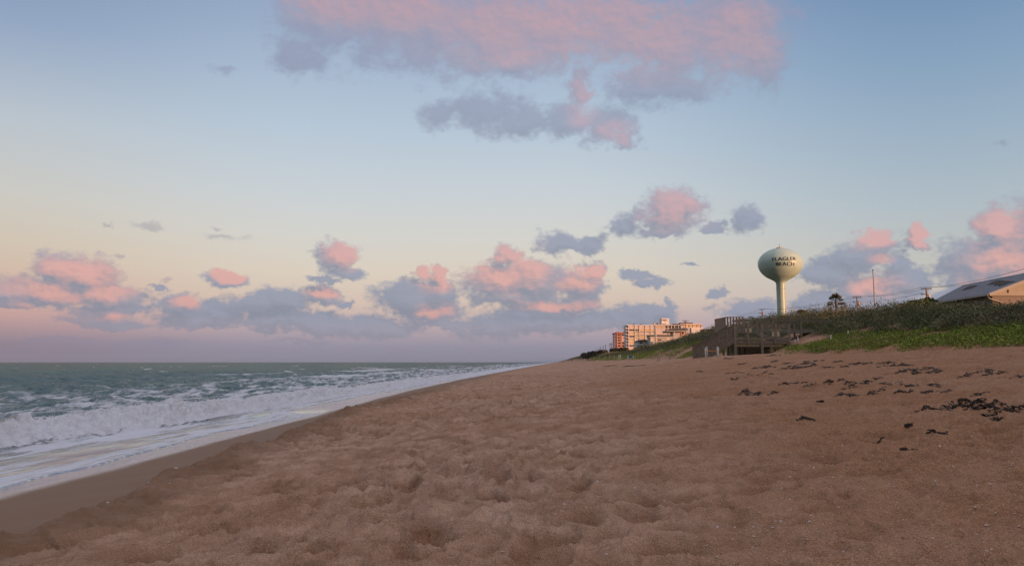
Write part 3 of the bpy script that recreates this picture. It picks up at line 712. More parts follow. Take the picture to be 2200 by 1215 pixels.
# ------------------------------------------------------------------ house with the grey shingle roof
def house():
    def V3(T, d, dz): return np.array([T+.0555*d, d, CZ+dz])
    ea_n = V3(41.3, 75.7, 6.5); ea_f = V3(41.3, 88, 6.5); ri_n = V3(48.4, 75.7, 9.12); ri_f = V3(48.4, 94.0, 9.12)
    eb_n = V3(55.5, 75.7, 6.5); eb_f = V3(55.5, 88, 6.5)
    o0 = np.array([ea_n[0]+.6, ea_n[1]+.6, 5.6])
    root = empty('house', tuple(o0), 0, 'low beach house with a grey shingle roof and cream gable above the dune', 'house')
    L = lambda p: tuple(np.array(p)-o0)
    th = np.array([0, 0, -.16])
    mb = MB()
    mb.hexa([L(ea_n+th), L(ri_n+th), L(ri_f+th), L(ea_f+th), L(ea_n), L(ri_n), L(ri_f), L(ea_f)])
    rf = mb.build('roof', M['roof'], root)
    mb = MB(); mb.hexa([L(ri_n+th), L(eb_n+th), L(eb_f+th), L(ri_f+th), L(ri_n), L(eb_n), L(eb_f), L(ri_f)])
    mb.build('roof', M['roof'], root)
    # bare dark patches in the roof slope, lying on it
    def onroof(px, py):
        # intersect the sight line with the roof slope
        n = np.cross(ea_f-ea_n, ri_n-ea_n); dv = np.array(P(px, py, 1.0))-np.array([0, 0, CZ]); c0 = np.array([0, 0, CZ])
        t = np.dot(ea_n-c0, n)/np.dot(dv, n); n = n/np.linalg.norm(n); n = n if n[2] > 0 else -n
        return c0+dv*t+n*.03
    for pts in ([(2066, 624.5), (2075, 618), (2084, 614), (2101, 612.5), (2096, 616), (2086, 620)],
                [(2120, 612.5), (2130, 607), (2141, 602.5), (2155, 602), (2160, 603.5), (2182, 604.5), (2168, 608), (2157, 612), (2146, 616), (2149, 612), (2134, 614.5), (2140, 609.5), (2130, 611)]):
        v = [L(onroof(*p)) for p in pts]; c = np.mean(v, 0); k = len(v)
        m2 = MB(); m2._add(v+[tuple(c)], [(i, (i+1) % k, k) for i in range(k)]); m2.build('bare_patch', M['moss'], rf)
    # walls
    x0, y0, x1, y1 = ea_n[0]+.75, ea_n[1]+.75, eb_n[0]-.75, ea_f[1]-.6
    skew = .0555
    zw = ea_n[2]-.02; zb = 5.0
    def Q(x, y, z): return L((x+skew*(y-y0), y, z))
    mb = MB(); mb.hexa([Q(x0, y0, zb), Q(x1, y0, zb), Q(x1, y1, zb), Q(x0, y1, zb), Q(x0, y0, zw), Q(x1, y0, zw), Q(x1, y1, zw), Q(x0, y1, zw)])
    mb.build('wall', M['stucco'], root)
    sl = (ri_n[2]-ea_n[2])/(ri_n[0]-ea_n[0]); xm = (x0+x1)/2; zr = zw+(xm-x0)*sl-.0
    g_ = MB(); g_.hexa([Q(x0, y0-.05, zw), Q(x1, y0-.05, zw), Q(x1, y1, zw), Q(x0, y1, zw), Q(xm-.02, y0-.05, zr), Q(xm+.02, y0-.05, zr), Q(xm+.02, y1, zr), Q(xm-.02, y1, zr)])
    gb = g_.build('gable', M['cream'], root)
    for i in range(7):
        xx = x0+1.6+i*1.75
        h_ = zw+max(.05, (min(xx-x0, x1-xx))*sl-.05)
        if h_ > zw+.2: b = MB(); b.box(*[v for v in (L((xx-.07, 0, 0))[0], L((xx+.07, 0, 0))[0])], L((0, y0-.13, 0))[1], L((0, y0-.05, 0))[1], zw-o0[2]+.12, h_-o0[2]); b.build('batten', M['cream'], gb)
    t = MB(); t.box(L((x0-.06, 0, 0))[0], L((x1+.06, 0, 0))[0], L((0, y0-.17, 0))[1], L((0, y0-.01, 0))[1], zw-o0[2]-.14, zw-o0[2]+.12); t.build('trim_board', M['cream'], root)
    t = MB().beam(L(ea_n+np.array([.02, -.04, -.13])), L(ri_n+np.array([0, -.04, -.13])), .06, .30); t.build('rake_board', M['cream'], root)
    t = MB().beam(L(ri_n+np.array([0, -.04, -.13])), L(eb_n+np.array([0, -.04, -.13])), .06, .30); t.build('rake_board', M['cream'], root)
    t = MB().beam(L(ea_n+np.array([-.07, 0, -.12])), L(ea_f+np.array([-.07, 0, -.12])), .13, .14); t.build('gutter', M['steel'], root)
    a = ea_n+np.array([0, .3, -.2])
    t = MB().tube([L(a), L(a+np.array([.15, 0, -.25])), L((x0-.08+.9, y0-.12, a[2]-.62)), L((x0-.08+.98, y0-.12, a[2]-.8)), L((x0-.08+.98, y0-.12, 5.4))], .06, 8)
    t.build('downspout', M['cream'], root, True)
    # windows of the seaward side, mostly behind the scrub
    for yy in (1.2, 4.2, 7.6):
        w_ = MB(); a0 = Q(x0-.05, y0+yy, zw-1.75); b0 = Q(x0-.05, y0+yy+1.5, zw-.55)
        w_.box(a0[0]-.03, a0[0]+.02, a0[1], b0[1], a0[2], b0[2]); fr = w_.build('window', M['cream'], root)
        w_ = MB(); w_.box(a0[0]-.05, a0[0]-.032, a0[1]+.08, b0[1]-.08, a0[2]+.08, b0[2]-.08); w_.build('pane', M['glass'], fr)
house(); tick('house')

# ------------------------------------------------------------------ wooden walkover
def walkover():
    D = 60.0
    xa, xb = P(1580, HZ, D)[0], P(1696, HZ, D)[0]
    zf = P(1600, 731, D)[2]                  # top of the platform deck
    zr = P(1600, 695.5, D)[2]                # handrail
    gr = 3.0
    root = empty('dune_walkover', ((xa+xb)/2, D, gr), 0, 'weathered wooden beach walkover with a railed platform and stairs down to the sand', 'walkover')
    ox, oy, oz = (xa+xb)/2, D, gr
    L = lambda x, y, z: (x-ox, y-oy, z-oz)
    depth = 2.3
    # platform deck
    m = MB()
    nb = 15
    for i in range(nb): y0 = D+depth*i/nb; m.box(xa-ox-.05, xb-ox+.05, y0-oy, y0-oy+depth/nb-.015, zf-oz-.04, zf-oz)
    m.build('deck', M['deck'], root)
    m = MB().box(xa-ox-.02, xb-ox+.02, -.05, -.001, zf-oz-.24, zf-oz-.045); m.build('rim_board', M['wood'], root)
    m = MB().box(xa-ox+.15, xb-ox-.5, .03, .12, zf-oz-.46, zf-oz-.25); m.build('beam', M['wood_pale'], root)
    m = MB().box(xa-ox-.02, xb-ox+.02, depth+.001, depth+.05, zf-oz-.24, zf-oz-.045); m.build('rim_board', M['wood'], root)
    def rail_section(p0, p1, h, zr_off=0.0, name='railing', boards=True):
        """kick boards, mid rail and cap between two posts; p = (x, y, deck z)"""
        m = MB(); a = np.array(L(*p0)); b = np.array(L(*p1)); up = np.array([0, 0, 1.])
        m.beam(a+up*.16, b+up*.16, .035, .16); m.beam(a+up*(h-.16), b+up*(h-.16), .035, .15)
        m.beam(a+up*h, b+up*h, .14, .04)
        return m.build(name, M['wood'], root)
    h = zr-zf
    pxs = [1580, 1608, 1637, 1667, 1696]
    for i, px in enumerate(pxs):
        x = P(px, HZ, D)[0]; big = i in (0, 2)
        w = .085 if big else .07
        zb = gz(x, D)-.3 if i in (0, 2, 4) else zf-.2
        MB().box(x-ox-w, x-ox+w, -.22, -.055, zf-oz-.25, zr-oz-.001).build('post', M['wood'], root)
        if i in (0, 2, 4): MB().box(x-ox-w, x-ox+w, -.22, -.055, zb-oz, zf-oz-.251).build('support_post', M['wood_shaded'], root)
    for px in (1572.5, 1690.0):
        x = P(px, HZ, D+.5)[0]
        MB().box(x-ox-.08, x-ox+.08, .45, .6, gz(x, D+.5)-.3-oz, zf-oz-.05).build('support_post', M['wood_shaded'], root)
    for x in (xa+.1, xa+1.35, xa+2.7, xb-.3): MB().box(x-ox-.08, x-ox+.08, depth-.1, depth+.0, gz(x, D+depth)-.3-oz, zf-oz-.05).build('support_post', M['wood_shaded'], root)
    rail_section((xa-.05, D-.1, zf), (xb+.1, D-.1, zf), h)
    rail_section((xb+.02, D-.1, zf), (xb+.02, D+depth, zf), h)
    m = MB().beam(L(P(1613, HZ, D)[0]+.0, D+.02, P(0, 703.8, D)[2]), L(P(1640, HZ, D)[0], D+.02, P(0, 703.8, D)[2]), .03, .035)
    m.build('metal_bar', M['steel'], root)
    # first flight: from the turning platform (left, behind) down to the right onto the platform
    zt = P(0, 711, 64.5)[2]; hh = 1.12
    xt = P(1562, HZ, 64.5)[0]
    def slope_rail(p0, p1, h0, n, nm='railing', bw=.12, ln=.2, mt='wood'):
        m = MB(); up = np.array([0, 0, 1.])
        a = np.array(L(*p0)); b = np.array(L(*p1))
        m.beam(a+up*(h0+.02), b+up*(h0+.02), .15, .045); m.beam(a+up*.02, b+up*.02, .045, .24)
        for i in range(n):
            c = a+(b-a)*(i+.5)/n
            jx = rng.normal(0, .006)
            m.box(c[0]-bw/2+jx, c[0]+bw/2+jx, c[1]-.05, c[1]-.024, c[2]-ln, c[2]+h0-.005+rng.normal(0, .01))
        return m.build(nm, M[mt], root)
    def treads(p0, p1, w, n, along):
        m = MB(); a = np.array(L(*p0)); b = np.array(L(*p1)); s = np.array(along, float)*w
        for i in range(n):
            c = a+(b-a)*(i+.5)/n; dx = (b[0]-a[0])/n
            m.hexa([tuple(c+np.array([-abs(dx)/2, 0, -.04])), tuple(c+np.array([abs(dx)/2-.01, 0, -.04])), tuple(c+np.array([abs(dx)/2-.01, 0, -.04])+s), tuple(c+np.array([-abs(dx)/2, 0, -.04])+s),
                    tuple(c+np.array([-abs(dx)/2, 0, 0])), tuple(c+np.array([abs(dx)/2-.01, 0, 0])), tuple(c+np.array([abs(dx)/2-.01, 0, 0])+s), tuple(c+np.array([-abs(dx)/2, 0, 0])+s)])
        return m.build('stairs', M['deck'], root)
    # turning platform
    xt1 = P(1601, HZ, 64.5)[0]; yt0, yt1 = 64.5, 68.0
    m = MB()
    for i in range(20): y0 = yt0+(yt1-yt0)*i/20; m.box(xt-ox, xt1-ox, y0-oy, y0-oy+.155, zt-oz-.04, zt-oz)
    m.build('deck', M['deck'], root)
    slope_rail((xt, yt0, zt), (xt1, yt0, zt), hh, 6, bw=.13)
    m = MB(); a = L(xt, yt0, zt); b = L(xt, yt1, zt); m.beam((a[0], a[1], a[2]+hh), (b[0], b[1], b[2]+hh), .15, .045)
    for i in range(18):
        yy = a[1]+(b[1]-a[1])*(i+.5)/18; m.box(a[0]-.03, a[0]-.005, yy-.06, yy+.06, a[2]-.25, a[2]+hh-.02)
    m.build('railing', M['wood'], root)
    for (x, y) in ((xt+.1, yt0+.1), (xt1, yt0+.1), (xt+.1, yt1-.1)):
        MB().box(x-ox-.08, x-ox+.08, y-oy-.08, y-oy+.08, gz(x, y)-.3-oz, zt-oz-.041).build('support_post', M['wood_shaded'], root)
    # flight from it down towards the right front, two railings with pale sloping caps
    xe = P(1683, HZ, 63)[0]
    slope_rail((xt1, 63.0, zt-.02), (xe, 63.0, zf), 1.12, 6, bw=.08, mt='wood_shaded')
    slope_rail((xt1+.3, 64.4, zt-.02), (xe+.3, 64.4, zf), 1.12, 6, bw=.08, mt='wood_shaded')
    treads((xt1, 63.05, zt-.05), (xe, 63.05, zf), 1.3, 11, (0, 1, 0))
    m = MB().box(xt1-ox, xe-ox, depth, 4.6, zf-oz-.05, zf-oz-.01); m.build('deck', M['deck'], root)
    # boardwalk back to the dune top
    xw1 = 38.5; zw = zt; yw = 66.6
    m = MB()
    for i in range(60):
        x0 = xt1+(xw1-xt1)*i/60; m.box(x0-ox, x0-ox+(xw1-xt1)/60-.02, yw-oy, yt1-oy, zw-oz-.04, zw-oz)
    m.build('deck', M['deck'], root)
    for y in (yw, yt1):
        m = MB()
        for z0, th_ in ((.18, .18), (hh-.12, .16)): m.box(xt1-ox, xw1-ox, y-oy-.02, y-oy+.02, zw-oz+z0-th_/2, zw-oz+z0+th_/2)
        m.box(xt1-ox, xw1-ox, y-oy-.09, y-oy+.09, zw-oz+hh, zw-oz+hh+.04); m.build('railing', M['wood_shaded'], root)
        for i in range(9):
            x = xt1+.6+i*(xw1-xt1-.8)/8; MB().box(x-ox-.06, x-ox+.06, y-oy-.15 if y == yw else y-oy+.03, y-oy-.03 if y == yw else y-oy+.15, gz(x, y)-.4-oz, zw-oz+hh-.01).build('post', M['wood_shaded'], root)
    # stairs from the platform down to the sand on the left
    xg = P(1492, HZ, 62.5)[0]; g0 = 3.02
    for k, (y0, y1) in enumerate(((D-.1, 61.5), (D+1.5, 63.2))):
        slope_rail((xa-.08, y0, zf-.04), (xg, y1, g0-.55), 1.22, 30, bw=.085, ln=.17)
    treads((xa-.1, D-.02, zf-.1), (xg+.4, 61.5, g0-.35), 1.5, 11, (0, 1, 0))
    for t_ in (.12, .28, .44):
        x = xa+(xg-xa)*t_; z = zf+(g0-.55-zf)*t_
        MB().box(x-ox-.06, x-ox+.06, .1+t_*1.6, .22+t_*1.6, gz(x, D)-.4-oz, z-oz-.1).build('support_post', M['wood_shaded'], root)
    # crossed dark bracing under the deck
    for yy in (1.1, 2.2):
        MB().beam((xa-ox+.2, yy, zf-oz-.3), (xb-ox-.4, yy, zf-oz-.3), .08, .2).build('beam', M['wood'], root)
    m = MB()
    for i in range(26): x = xa+.15+i*.125; m.box(x-ox, x-ox+.11, 2.32, 2.345, gz(x, 62.3)-.3-oz, zf-oz-.26)
    m.build('skirt_boards', M['wood'], root)
    # notice boards fixed to the rails
    def board(px0, px1, py0, py1, nm, lab, y=D-.25, mt='cream'):
        x0, _, z1 = P(px0, py0, y); x1, _, z0 = P(px1, py1, y)
        o = MB().box(x0-ox, x1-ox, y-oy, y-oy+.03, z0-oz, z1-oz).build(nm, M[mt], root)
        return o
    board(1601.5, 1606.6, 704.5, 714, 'notice_board', None, D-.12, 'notice'); board(1609.4, 1614.5, 704.5, 714, 'notice_board', None, D-.12, 'notice')
    board(1658.5, 1665.3, 712, 722, 'notice_board', None, D-.12, 'notice'); board(1668.7, 1674.5, 712, 722, 'notice_board', None, D-.12, 'notice')
    board(1654, 1665.3, 706.3, 709.6, 'signboard', None, D-.12, 'wood_pale'); board(1668.7, 1678, 706.3, 709.6, 'signboard', None, D-.12, 'wood_pale')
M['notice'] = mat('weathered_board', (.66, .60, .48), .8, var=.15, vscale=6)
walkover(); tick('walk')

# ------------------------------------------------------------------ barriers, stakes and fence posts at the dune foot
def barrier(posts, bar, label, d, mt, name='rope_barrier', cat='barrier', bm='rope', th=.028):
    xs = [P(p[0], HZ, d)[0] for p in posts]
    ox = sum(xs)/len(xs)
    z0 = min(gz(x, d) for x in xs)
    root = empty(name, (ox, d, z0), 0, label, cat)
    for p, x in zip(posts, xs):
        zt = P(p[0], p[1], d)[2]
        MB().tube([(x-ox, 0, gz(x, d)-.3-z0), (x-ox, 0, zt-z0)], .034 if th < .05 else .07, 8).build('post', M[mt], root, True)
    a = P(bar[0], bar[2], d); b = P(bar[1], bar[3], d)
    if bm == 'blue': MB().box(a[0]-ox, b[0]-ox, -.03, .03, a[2]-z0-.25, a[2]-z0+.2).build('panel', M['blue'], root)
    else:
        pts = [(a[0]-ox+(b[0]-a[0])*i/8, 0, a[2]+(b[2]-a[2])*i/8-z0-.03*math.sin(math.pi*i/8)) for i in range(9)]
        MB().tube(pts, th, 7).build('rope' if bm == 'rope' else 'rail', M[bm], root, True)
barrier([(1516, 747), (1519.5, 744), (1541.5, 744.5), (1544, 745)], (1515, 1542, 753, 753), 'white posts joined by an orange rope in front of the walkover stairs', 56, 'white')
barrier([(1412.5, 753.5), (1416, 752.5), (1438, 753.5), (1440.5, 753)], (1414, 1440, 759, 758.5), 'grey posts with a faded orange rope on the sand below the hotel', 96, 'wood_pale')
barrier([(1694.5, 725), (1709.5, 728), (1716, 723)], (1694.5, 1716, 731.5, 731), 'white post and rail gate across the sandy path right of the walkover', 60.5, 'white', 'path_gate', 'gate', 'white', .025)
barrier([(1330, 761.5), (1333.5, 761.5)], (1330, 1333.5, 763, 763), 'pair of short pale posts far along the dune foot', 190, 'white', 'marker_posts', 'posts', 'white', .05)
barrier([(1349.5, 763), (1360.5, 763)], (1349.5, 1360.5, 765.5, 765.5), 'small blue panel between two white stakes at the dune foot', 160, 'white', 'blue_barrier', 'barrier', 'blue', .05)
for px, pt, d, lab in ((1785, 719, 52, 'short white stake in the green vines, left of two, near the walkover path'), (1822, 710, 53, 'short white stake at the edge of the dark scrub, right of two')):
    x, y, z = P(px, pt, d); zb = gz(x, y)
    o = MB().tube([(0, 0, -.4), (0, 0, max(.35, z-zb))], [.03, .026], 6).build('stake', M['white'], None, True, (x, y, zb)); tag(o, lab, 'stake')
fp = None
for i, px in enumerate([1241, 1246, 1252, 1260, 1268, 1277, 1288, 1300, 1310, 1320]):
    T = 14.8; d = T/((px-1195)/F); x = P(px, HZ, d)[0]; zb = gz(x, d)
    if fp is None: fp = MB().box(-.12, .12, -.12, .12, -.3, 1.5).build('fence_post', M['wood_pale'], None, False); o = fp
    else: o = fp.copy(); COL.objects.link(o)
    o.location = (x, d, zb); o.scale = (1, 1, .9+.3*rng.random())
    tag(o, 'small weathered post in the row along the far foot of the dune', 'post', 'fence posts along the far dune foot')

# ------------------------------------------------------------------ poles and wires
def utility(px, ptop, d, label, arms, mt='pole', base=None, r=.16, extra=True, name='utility_pole', cat='utility pole', group=None):
    x, y, zt = P(px, ptop, d); zb = 5.2 if base is None else base
    root = empty(name, (x, y, zb), 0, label, cat, group)
    H = zt-zb
    MB().tube([(0, 0, -.5), (0, 0, H)], [r*1.2, r*.8], 9).build('pole', M[mt], root, True)
    tips = []
    for (dy, half, off) in arms:
        za = H-dy*d/F
        a = MB().box(-half+off, half+off, -.08, .08, za-.06, za+.06).build('crossarm', M['dark'], root)
        for s in (-.9, .9, -.35):
            i_ = MB().tube([(off+half*s, 0, za+.06), (off+half*s, 0, za+.24)], .05, 6); i_.build('insulator', M['dark'], a)
        tips.append((x+off-half*.9, y, zb+za+.24)); tips.append((x+off+half*.9, y, zb+za+.24))
    if extra: MB().tube([(.32, 0, H-1.9-(.0)), (.32, 0, H-1.0)], .2, 10).build('transformer', M['palepole'], root, True)
    return root, tips
_, t1 = utility(1990, 618, 129, 'utility pole with crossarms rising behind the bush left of the house', [(2, .85, 0), (14, .45, -.45)])
_, t2 = utility(1841, 636.5, 159, 'utility pole with crossarms rising behind the scrub right of the palm', [(2, .85, 0), (13, .4, -.4)])
_, t3 = utility(1637, 663.5, 232, 'utility pole with three crossarms left of the water tower stem', [(1, .75, 0), (9, .45, -.5), (16.5, .5, -.5)])
_, t4 = utility(1541, 683, 297, 'narrow pole hung with dark fittings behind the palms left of the walkover', [(2, .45, 0), (6, .5, 0), (11, .45, 0), (16, .4, 0)])
_, t5 = utility(1472.5, 687.5, 247, 'utility pole with wide crossarms in front of the hotel wing', [(1, 1.0, 0), (3.5, .5, 0)], extra=False)
_, t6 = utility(1408.5, 692.5, 242, 'pale concrete pole standing in front of the hotel', [(1, .3, 0)], 'palepole', extra=False, r=.2)
_, t7 = utility(1448.5, 709, 244, 'short pale pole in front of the hotel wing', [(1, .25, 0)], 'palepole', extra=False, r=.12)
_, t8 = utility(1382, 742, 260, 'short brown post below the small white house', [(1, .2, 0)], 'pole', extra=False, r=.12, base=4)
x, y, zt = P(1876, 580, 120)
r_ = empty('flagpole', (x, y, 5.2), 0, 'tall thin bare flagpole between the palm and the house', 'flagpole')
MB().tube([(0, 0, -.5), (.02, 0, (zt-5.2)*.5), (-.05, 0, zt-5.2)], [.13, .11, .08], 8).build('pole', M['steel'], r_, True)
MB().tube([(-.05, 0, zt-5.2), (-.05, 0, zt-5.1)], [.12, .12], 8).build('cap', M['dark'], r_, True)
fp = None
for px, pt, d in ((1314, 736, 470), (1310.5, 737, 500), (1301, 740, 560), (1296, 743, 620), (1290, 745, 700), (1285, 747.5, 780), (1280, 749, 860), (1274, 752, 980), (1266, 755, 1100), (1260, 757, 1250)):
    x, y, z = P(px, pt, d); H = 13.0
    if fp is None:
        fp = empty('utility_pole', (0, 0, 0)); MB().tube([(0, 0, 0), (0, 0, H)], [.22, .17], 7).build('pole', M['dark'], fp, True); MB().box(-.9, .9, -.06, .06, H-.6, H-.45).build('crossarm', M['dark'], fp); c = fp
    else: c = copy_tree(fp)
    c.location = (x, y, z-H); c.scale = (1, 1, 1)
    tag(c, 'thin dark utility pole in the far row left of the salmon tower', 'utility pole', 'far utility poles along the coast road')
def wire(a, b, sag, label):
    a = np.array(a); b = np.array(b); o0 = (a+b)/2
    pts = [a+(b-a)*i/24-np.array([0, 0, sag*4*(i/24)*(1-i/24)])-o0 for i in range(25)]
    o = MB().tube(pts, .022, 5).build('power_line', M['wire'], None, True, tuple(o0)); tag(o, label, 'power line', 'overhead power lines')
near = P(2260, 560, 60)
for k in range(2):
    wire(t1[k], t2[k], .5, ['upper seaward', 'upper landward'][k]+' wire between the two poles at the right of the dune')
    wire(t2[k], t3[k], .9, ['upper seaward', 'upper landward'][k]+' wire between the pole by the palm and the pole left of the tower')
    wire(t3[k], t4[k], .9, ['upper seaward', 'upper landward'][k]+' wire running left from the pole beside the tower')
    wire(t1[k], (near[0]+k*1.5, near[1], near[2]), .5, ['upper seaward', 'upper landward'][k]+' wire passing over the house roof')
wire(t1[2], t2[2], .5, 'lower wire between the two poles at the right of the dune')
wire(t2[2], t3[2], .9, 'lower wire between the pole by the palm and the pole left of the tower')
wire(t3[2], t4[4], .9, 'middle wire running left from the pole beside the tower')
wire(t3[4], t4[6], 1.0, 'lowest wire running left from the pole beside the tower')

# ------------------------------------------------------------------ hotels and far houses
def rectm(px0, px1, py0, py1, d, th, mb=None, y_off=0.0):
    x0 = P(px0, HZ, d)[0]; x1 = P(px1, HZ, d)[0]; z1 = P(0, py0, d)[2]; z0 = P(0, py1, d)[2]
    return x0, x1, z0, z1
def bld(label, cat, px, py, d, name='hotel'):
    x, y, z = P(px, py, d); return empty(name, (x, y, z), 0, label, cat), np.array((x, y, z))
def part(root, o0, d, nm, mt, px0, px1, py0, py1, y0=0.0, y1=1.0, parent=None):
    x0, x1, z0, z1 = rectm(px0, px1, py0, py1, d, 1)
    return MB().box(x0-o0[0], x1-o0[0], y0, y1, z0-o0[2], z1-o0[2]).build(nm, M[mt], parent or root)
# salmon tower
r0, o0 = bld('salmon apartment tower with a red roof and stacked balconies, leftmost of the far buildings', 'building', 1333, 760, 690, 'apartment_tower')
pt = lambda nm, mt, a, b, c, e, y0=0., y1=1., par=None: part(r0, o0, 690, nm, mt, a, b, c, e, y0, y1, par)
pt('wall', 'salmon', 1324.5, 1347, 716, 762, 0, 22)
pt('roof', 'redroof', 1323, 1347.6, 713.8, 716, -1, 23)
pt('roof_hut', 'redroof', 1326, 1332, 712.4, 713.8, 2, 8)
pt('pier', 'salmon', 1326, 1327.3, 716, 762, -.4, -.02); pt('pier', 'salmon', 1335.2, 1336.4, 716, 762, -.4, -.02)
for i in range(5):
    y = 717.2+i*5.85
    for a in ((1328.2, 1333), (1337.3, 1342)) if i in (0, 3, 4) else ((1328.2, 1333),):
        w = pt('window', 'salmon', a[0]-.2, a[1]+.2, y-.2, y+3.7, -.25, -.01); pt('pane', 'glass', a[0], a[1], y, y+3.4, -.32, -.26, w)
    pt('balcony', 'salmon', 1320.3, 1324.4, y+3.2, y+5, .5, 12)
    pt('balcony_opening', 'glass', 1323.6, 1324.45, y-.6, y+3.1, -.1, 10)
    if i in (1, 2): w = pt('window', 'curtainp', 1337.3, 1342, y, y+4.6, -.25, -.01)
# main hotel
r1, o1 = bld('long pale hotel with rows of glazed balconies and curtained windows lit by the low sun', 'hotel', 1380, 752, 560, 'hotel')
ph = lambda nm, mt, a, b, c, e, y0=0., y1=1., par=None: part(r1, o1, 560, nm, mt, a, b, c, e, y0, y1, par)
ph('wall', 'hotel', 1350.5, 1409, 699, 756, 0, 20)
ph('roof_slab', 'hotelw', 1347.5, 1411, 697.6, 699, -.7, 21)
rows = [700.6, 706.9, 713.9, 720.6, 727.3, 733.8, 740.6]
for i, y in enumerate(rows):
    ph('floor_slab', 'hotelw', 1350.4, 1409, y+4.4, y+5.4, -.5, -.01)
    ph('balcony', 'hotelgrey' if i else 'hotelw', 1344.6, 1350.3, y+3.0, y+5.2, -.9, 12)
    ph('balcony_opening', 'glass', 1347.5, 1350.45, y-1.0, y+2.9, -.1, 10)
    cols = [(1353, 1363.6), (1366, 1373.5), (1376, 1386.2), (1388.2, 1398), (1400, 1408)]
    for j, (a, b) in enumerate(cols):
        if i >= 4 and j >= 1: continue
        if i == 0: mt = 'curtainp'
        elif j == 0: mt = ['', 'glass', 'curtain', 'glass', 'curtain', 'curtain', 'glass'][i]
        elif j == 1: mt = ['', 'glass', 'curtain', 'curtain', 'curtain', 'glass', 'glass'][i]
        else: mt = ['', 'curtain', 'curtainp', 'curtain', 'curtain', 'glass', 'glass'][i]
        w = ph('window', mt, a, b, y, y+4.3 if i == 0 else y+(4.3 if mt != 'glass' else 3.4), -.2, -.01)
        for q in (.33, .66):
            c = a+(b-a)*q; ph('mullion', 'hotelw', c-.22, c+.22, y, y+4.3, -.3, -.21, w)
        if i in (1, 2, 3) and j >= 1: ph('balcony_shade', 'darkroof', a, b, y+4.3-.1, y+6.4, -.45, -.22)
for x in (1351.2, 1364.8, 1374.8, 1387.2, 1399, 1408.6): ph('pier', 'hotelw', x-.55, x+.55, 699.1, 750 if x < 1366 else 729, -.6, -.01)
for x in (1365, 1380): ph('roof_fan', 'darkroof', x-1.6, x+1.6, 695.2, 697.5, 3, 6)
# grey stair tower and wing
r2, o2 = bld('grey stair block with faint window rows between the hotel and its wing', 'building', 1420, 745, 577, 'stair_block')
pg = lambda nm, mt, a, b, c, e, y0=0., y1=1., par=None: part(r2, o2, 577, nm, mt, a, b, c, e, y0, y1, par)
pg('wall', 'hotelgrey', 1411.3, 1430.3, 698.6, 752, 0, 16); pg('roof_slab', 'hotelw', 1410.8, 1431, 697.6, 698.6, -1, 17)
for i, y in enumerate((700, 707.2, 714)):
    w = pg('window', 'curtainp' if i else 'curtain', 1413, 1428.8, y, y+3.0, -.2, -.01)
    for k in range(6): c = 1415.3+k*2.3; pg('mullion', 'hotelgrey', c-.3, c+.3, y, y+3.0, -.3, -.21, w)
pg('rooftop_box', 'hotel', 1408.5, 1413, 692.5, 697.5, 3, 8); pg('rooftop_box', 'darkroof', 1413.4, 1417, 693, 697.5, 3, 8)
# white rooftop plant room with lettering-like marks
r3, o3 = bld('white block with a dark sign on its face standing above the hotel roofs', 'building', 1432, 697.6, 582, 'sign_block')
ps = lambda nm, mt, a, b, c, e, y0=0., y1=1., par=None: part(r3, o3, 582, nm, mt, a, b, c, e, y0, y1, par)
ps('wall', 'hotelw', 1423.2, 1439.6, 683.2, 697.5, 0, 7); ps('side_wall', 'hotel', 1421.5, 1423.1, 684, 697.5, .5, 7)
for a, b, c, e in ((1425, 1427.2, 685.6, 688.2), (1427.6, 1429.6, 686.4, 688.4), (1430, 1433.2, 685.6, 687.9), (1433.6, 1436, 687, 687.8), (1429.5, 1431.5, 689.4, 690.4)):
    ps('sign_mark', 'darkroof', a, b, c, e, -.12, -.01)
for a in (1424.8, 1427.4, 1430): ps('vent', 'darkroof', a, a+1.7, 695.2, 697.3, -.12, -.01)
# right wing
r4, o4 = bld('right wing of the hotel with an open top storey glowing yellow under overhanging roofs', 'hotel', 1470, 735, 592, 'hotel_wing')
pw_ = lambda nm, mt, a, b, c, e, y0=0., y1=1., par=None: part(r4, o4, 592, nm, mt, a, b, c, e, y0, y1, par)
pw_('wall', 'hotelgrey', 1430.5, 1472, 698, 745, 0, 14); pw_('roof_slab', 'hotelgrey', 1431, 1463, 697, 698, -1, 15)
pw_('wall', 'hotel', 1472.2, 1508.5, 696.5, 745, 0, 14)
pw_('roof_slab', 'hotel', 1463.2, 1513.5, 695, 696.3, -.7, 15); pw_('floor_slab', 'hotel', 1472, 1514, 702.6, 704.2, -.7, -.01); pw_('floor_slab', 'hotel', 1506, 1514.5, 709.6, 711, -1.6, 10)
pw_('planting', 'darkroof', 1464, 1491, 692.4, 694.9, 1, 6); pw_('planting', 'darkroof', 1448.5, 1461.5, 694.6, 696.9, 1, 6)
for a, b in ((1431.5, 1435.5), (1437.5, 1443), (1445, 1450), (1452, 1458), (1459.5, 1464)):
    pw_('window', 'glass', a, b, 699.5, 704, -.2, -.01); pw_('window', 'glass', a, b, 706.5, 711, -.2, -.01); pw_('pier', 'hotelw', b+.2, b+1.2, 698.2, 711, -.4, -.01)
pw_('dark_band', 'darkroof', 1444, 1480, 704.8, 709.2, -1.2, -.9); pw_('dark_band', 'darkroof', 1431, 1447, 709, 714, -1.2, -.9)
for a, b in ((1474, 1482.5), (1484, 1490.5), (1493, 1500), (1502, 1508)):
    w = pw_('window', 'curtain', a, b, 697.3, 702.2, -.2, -.01); pw_('door_opening', 'glass', b-1.6, b, 697.6, 702.2, -.3, -.21, w)
pw_('window', 'curtain', 1506.2, 1510.5, 704.6, 709, .1, .5)
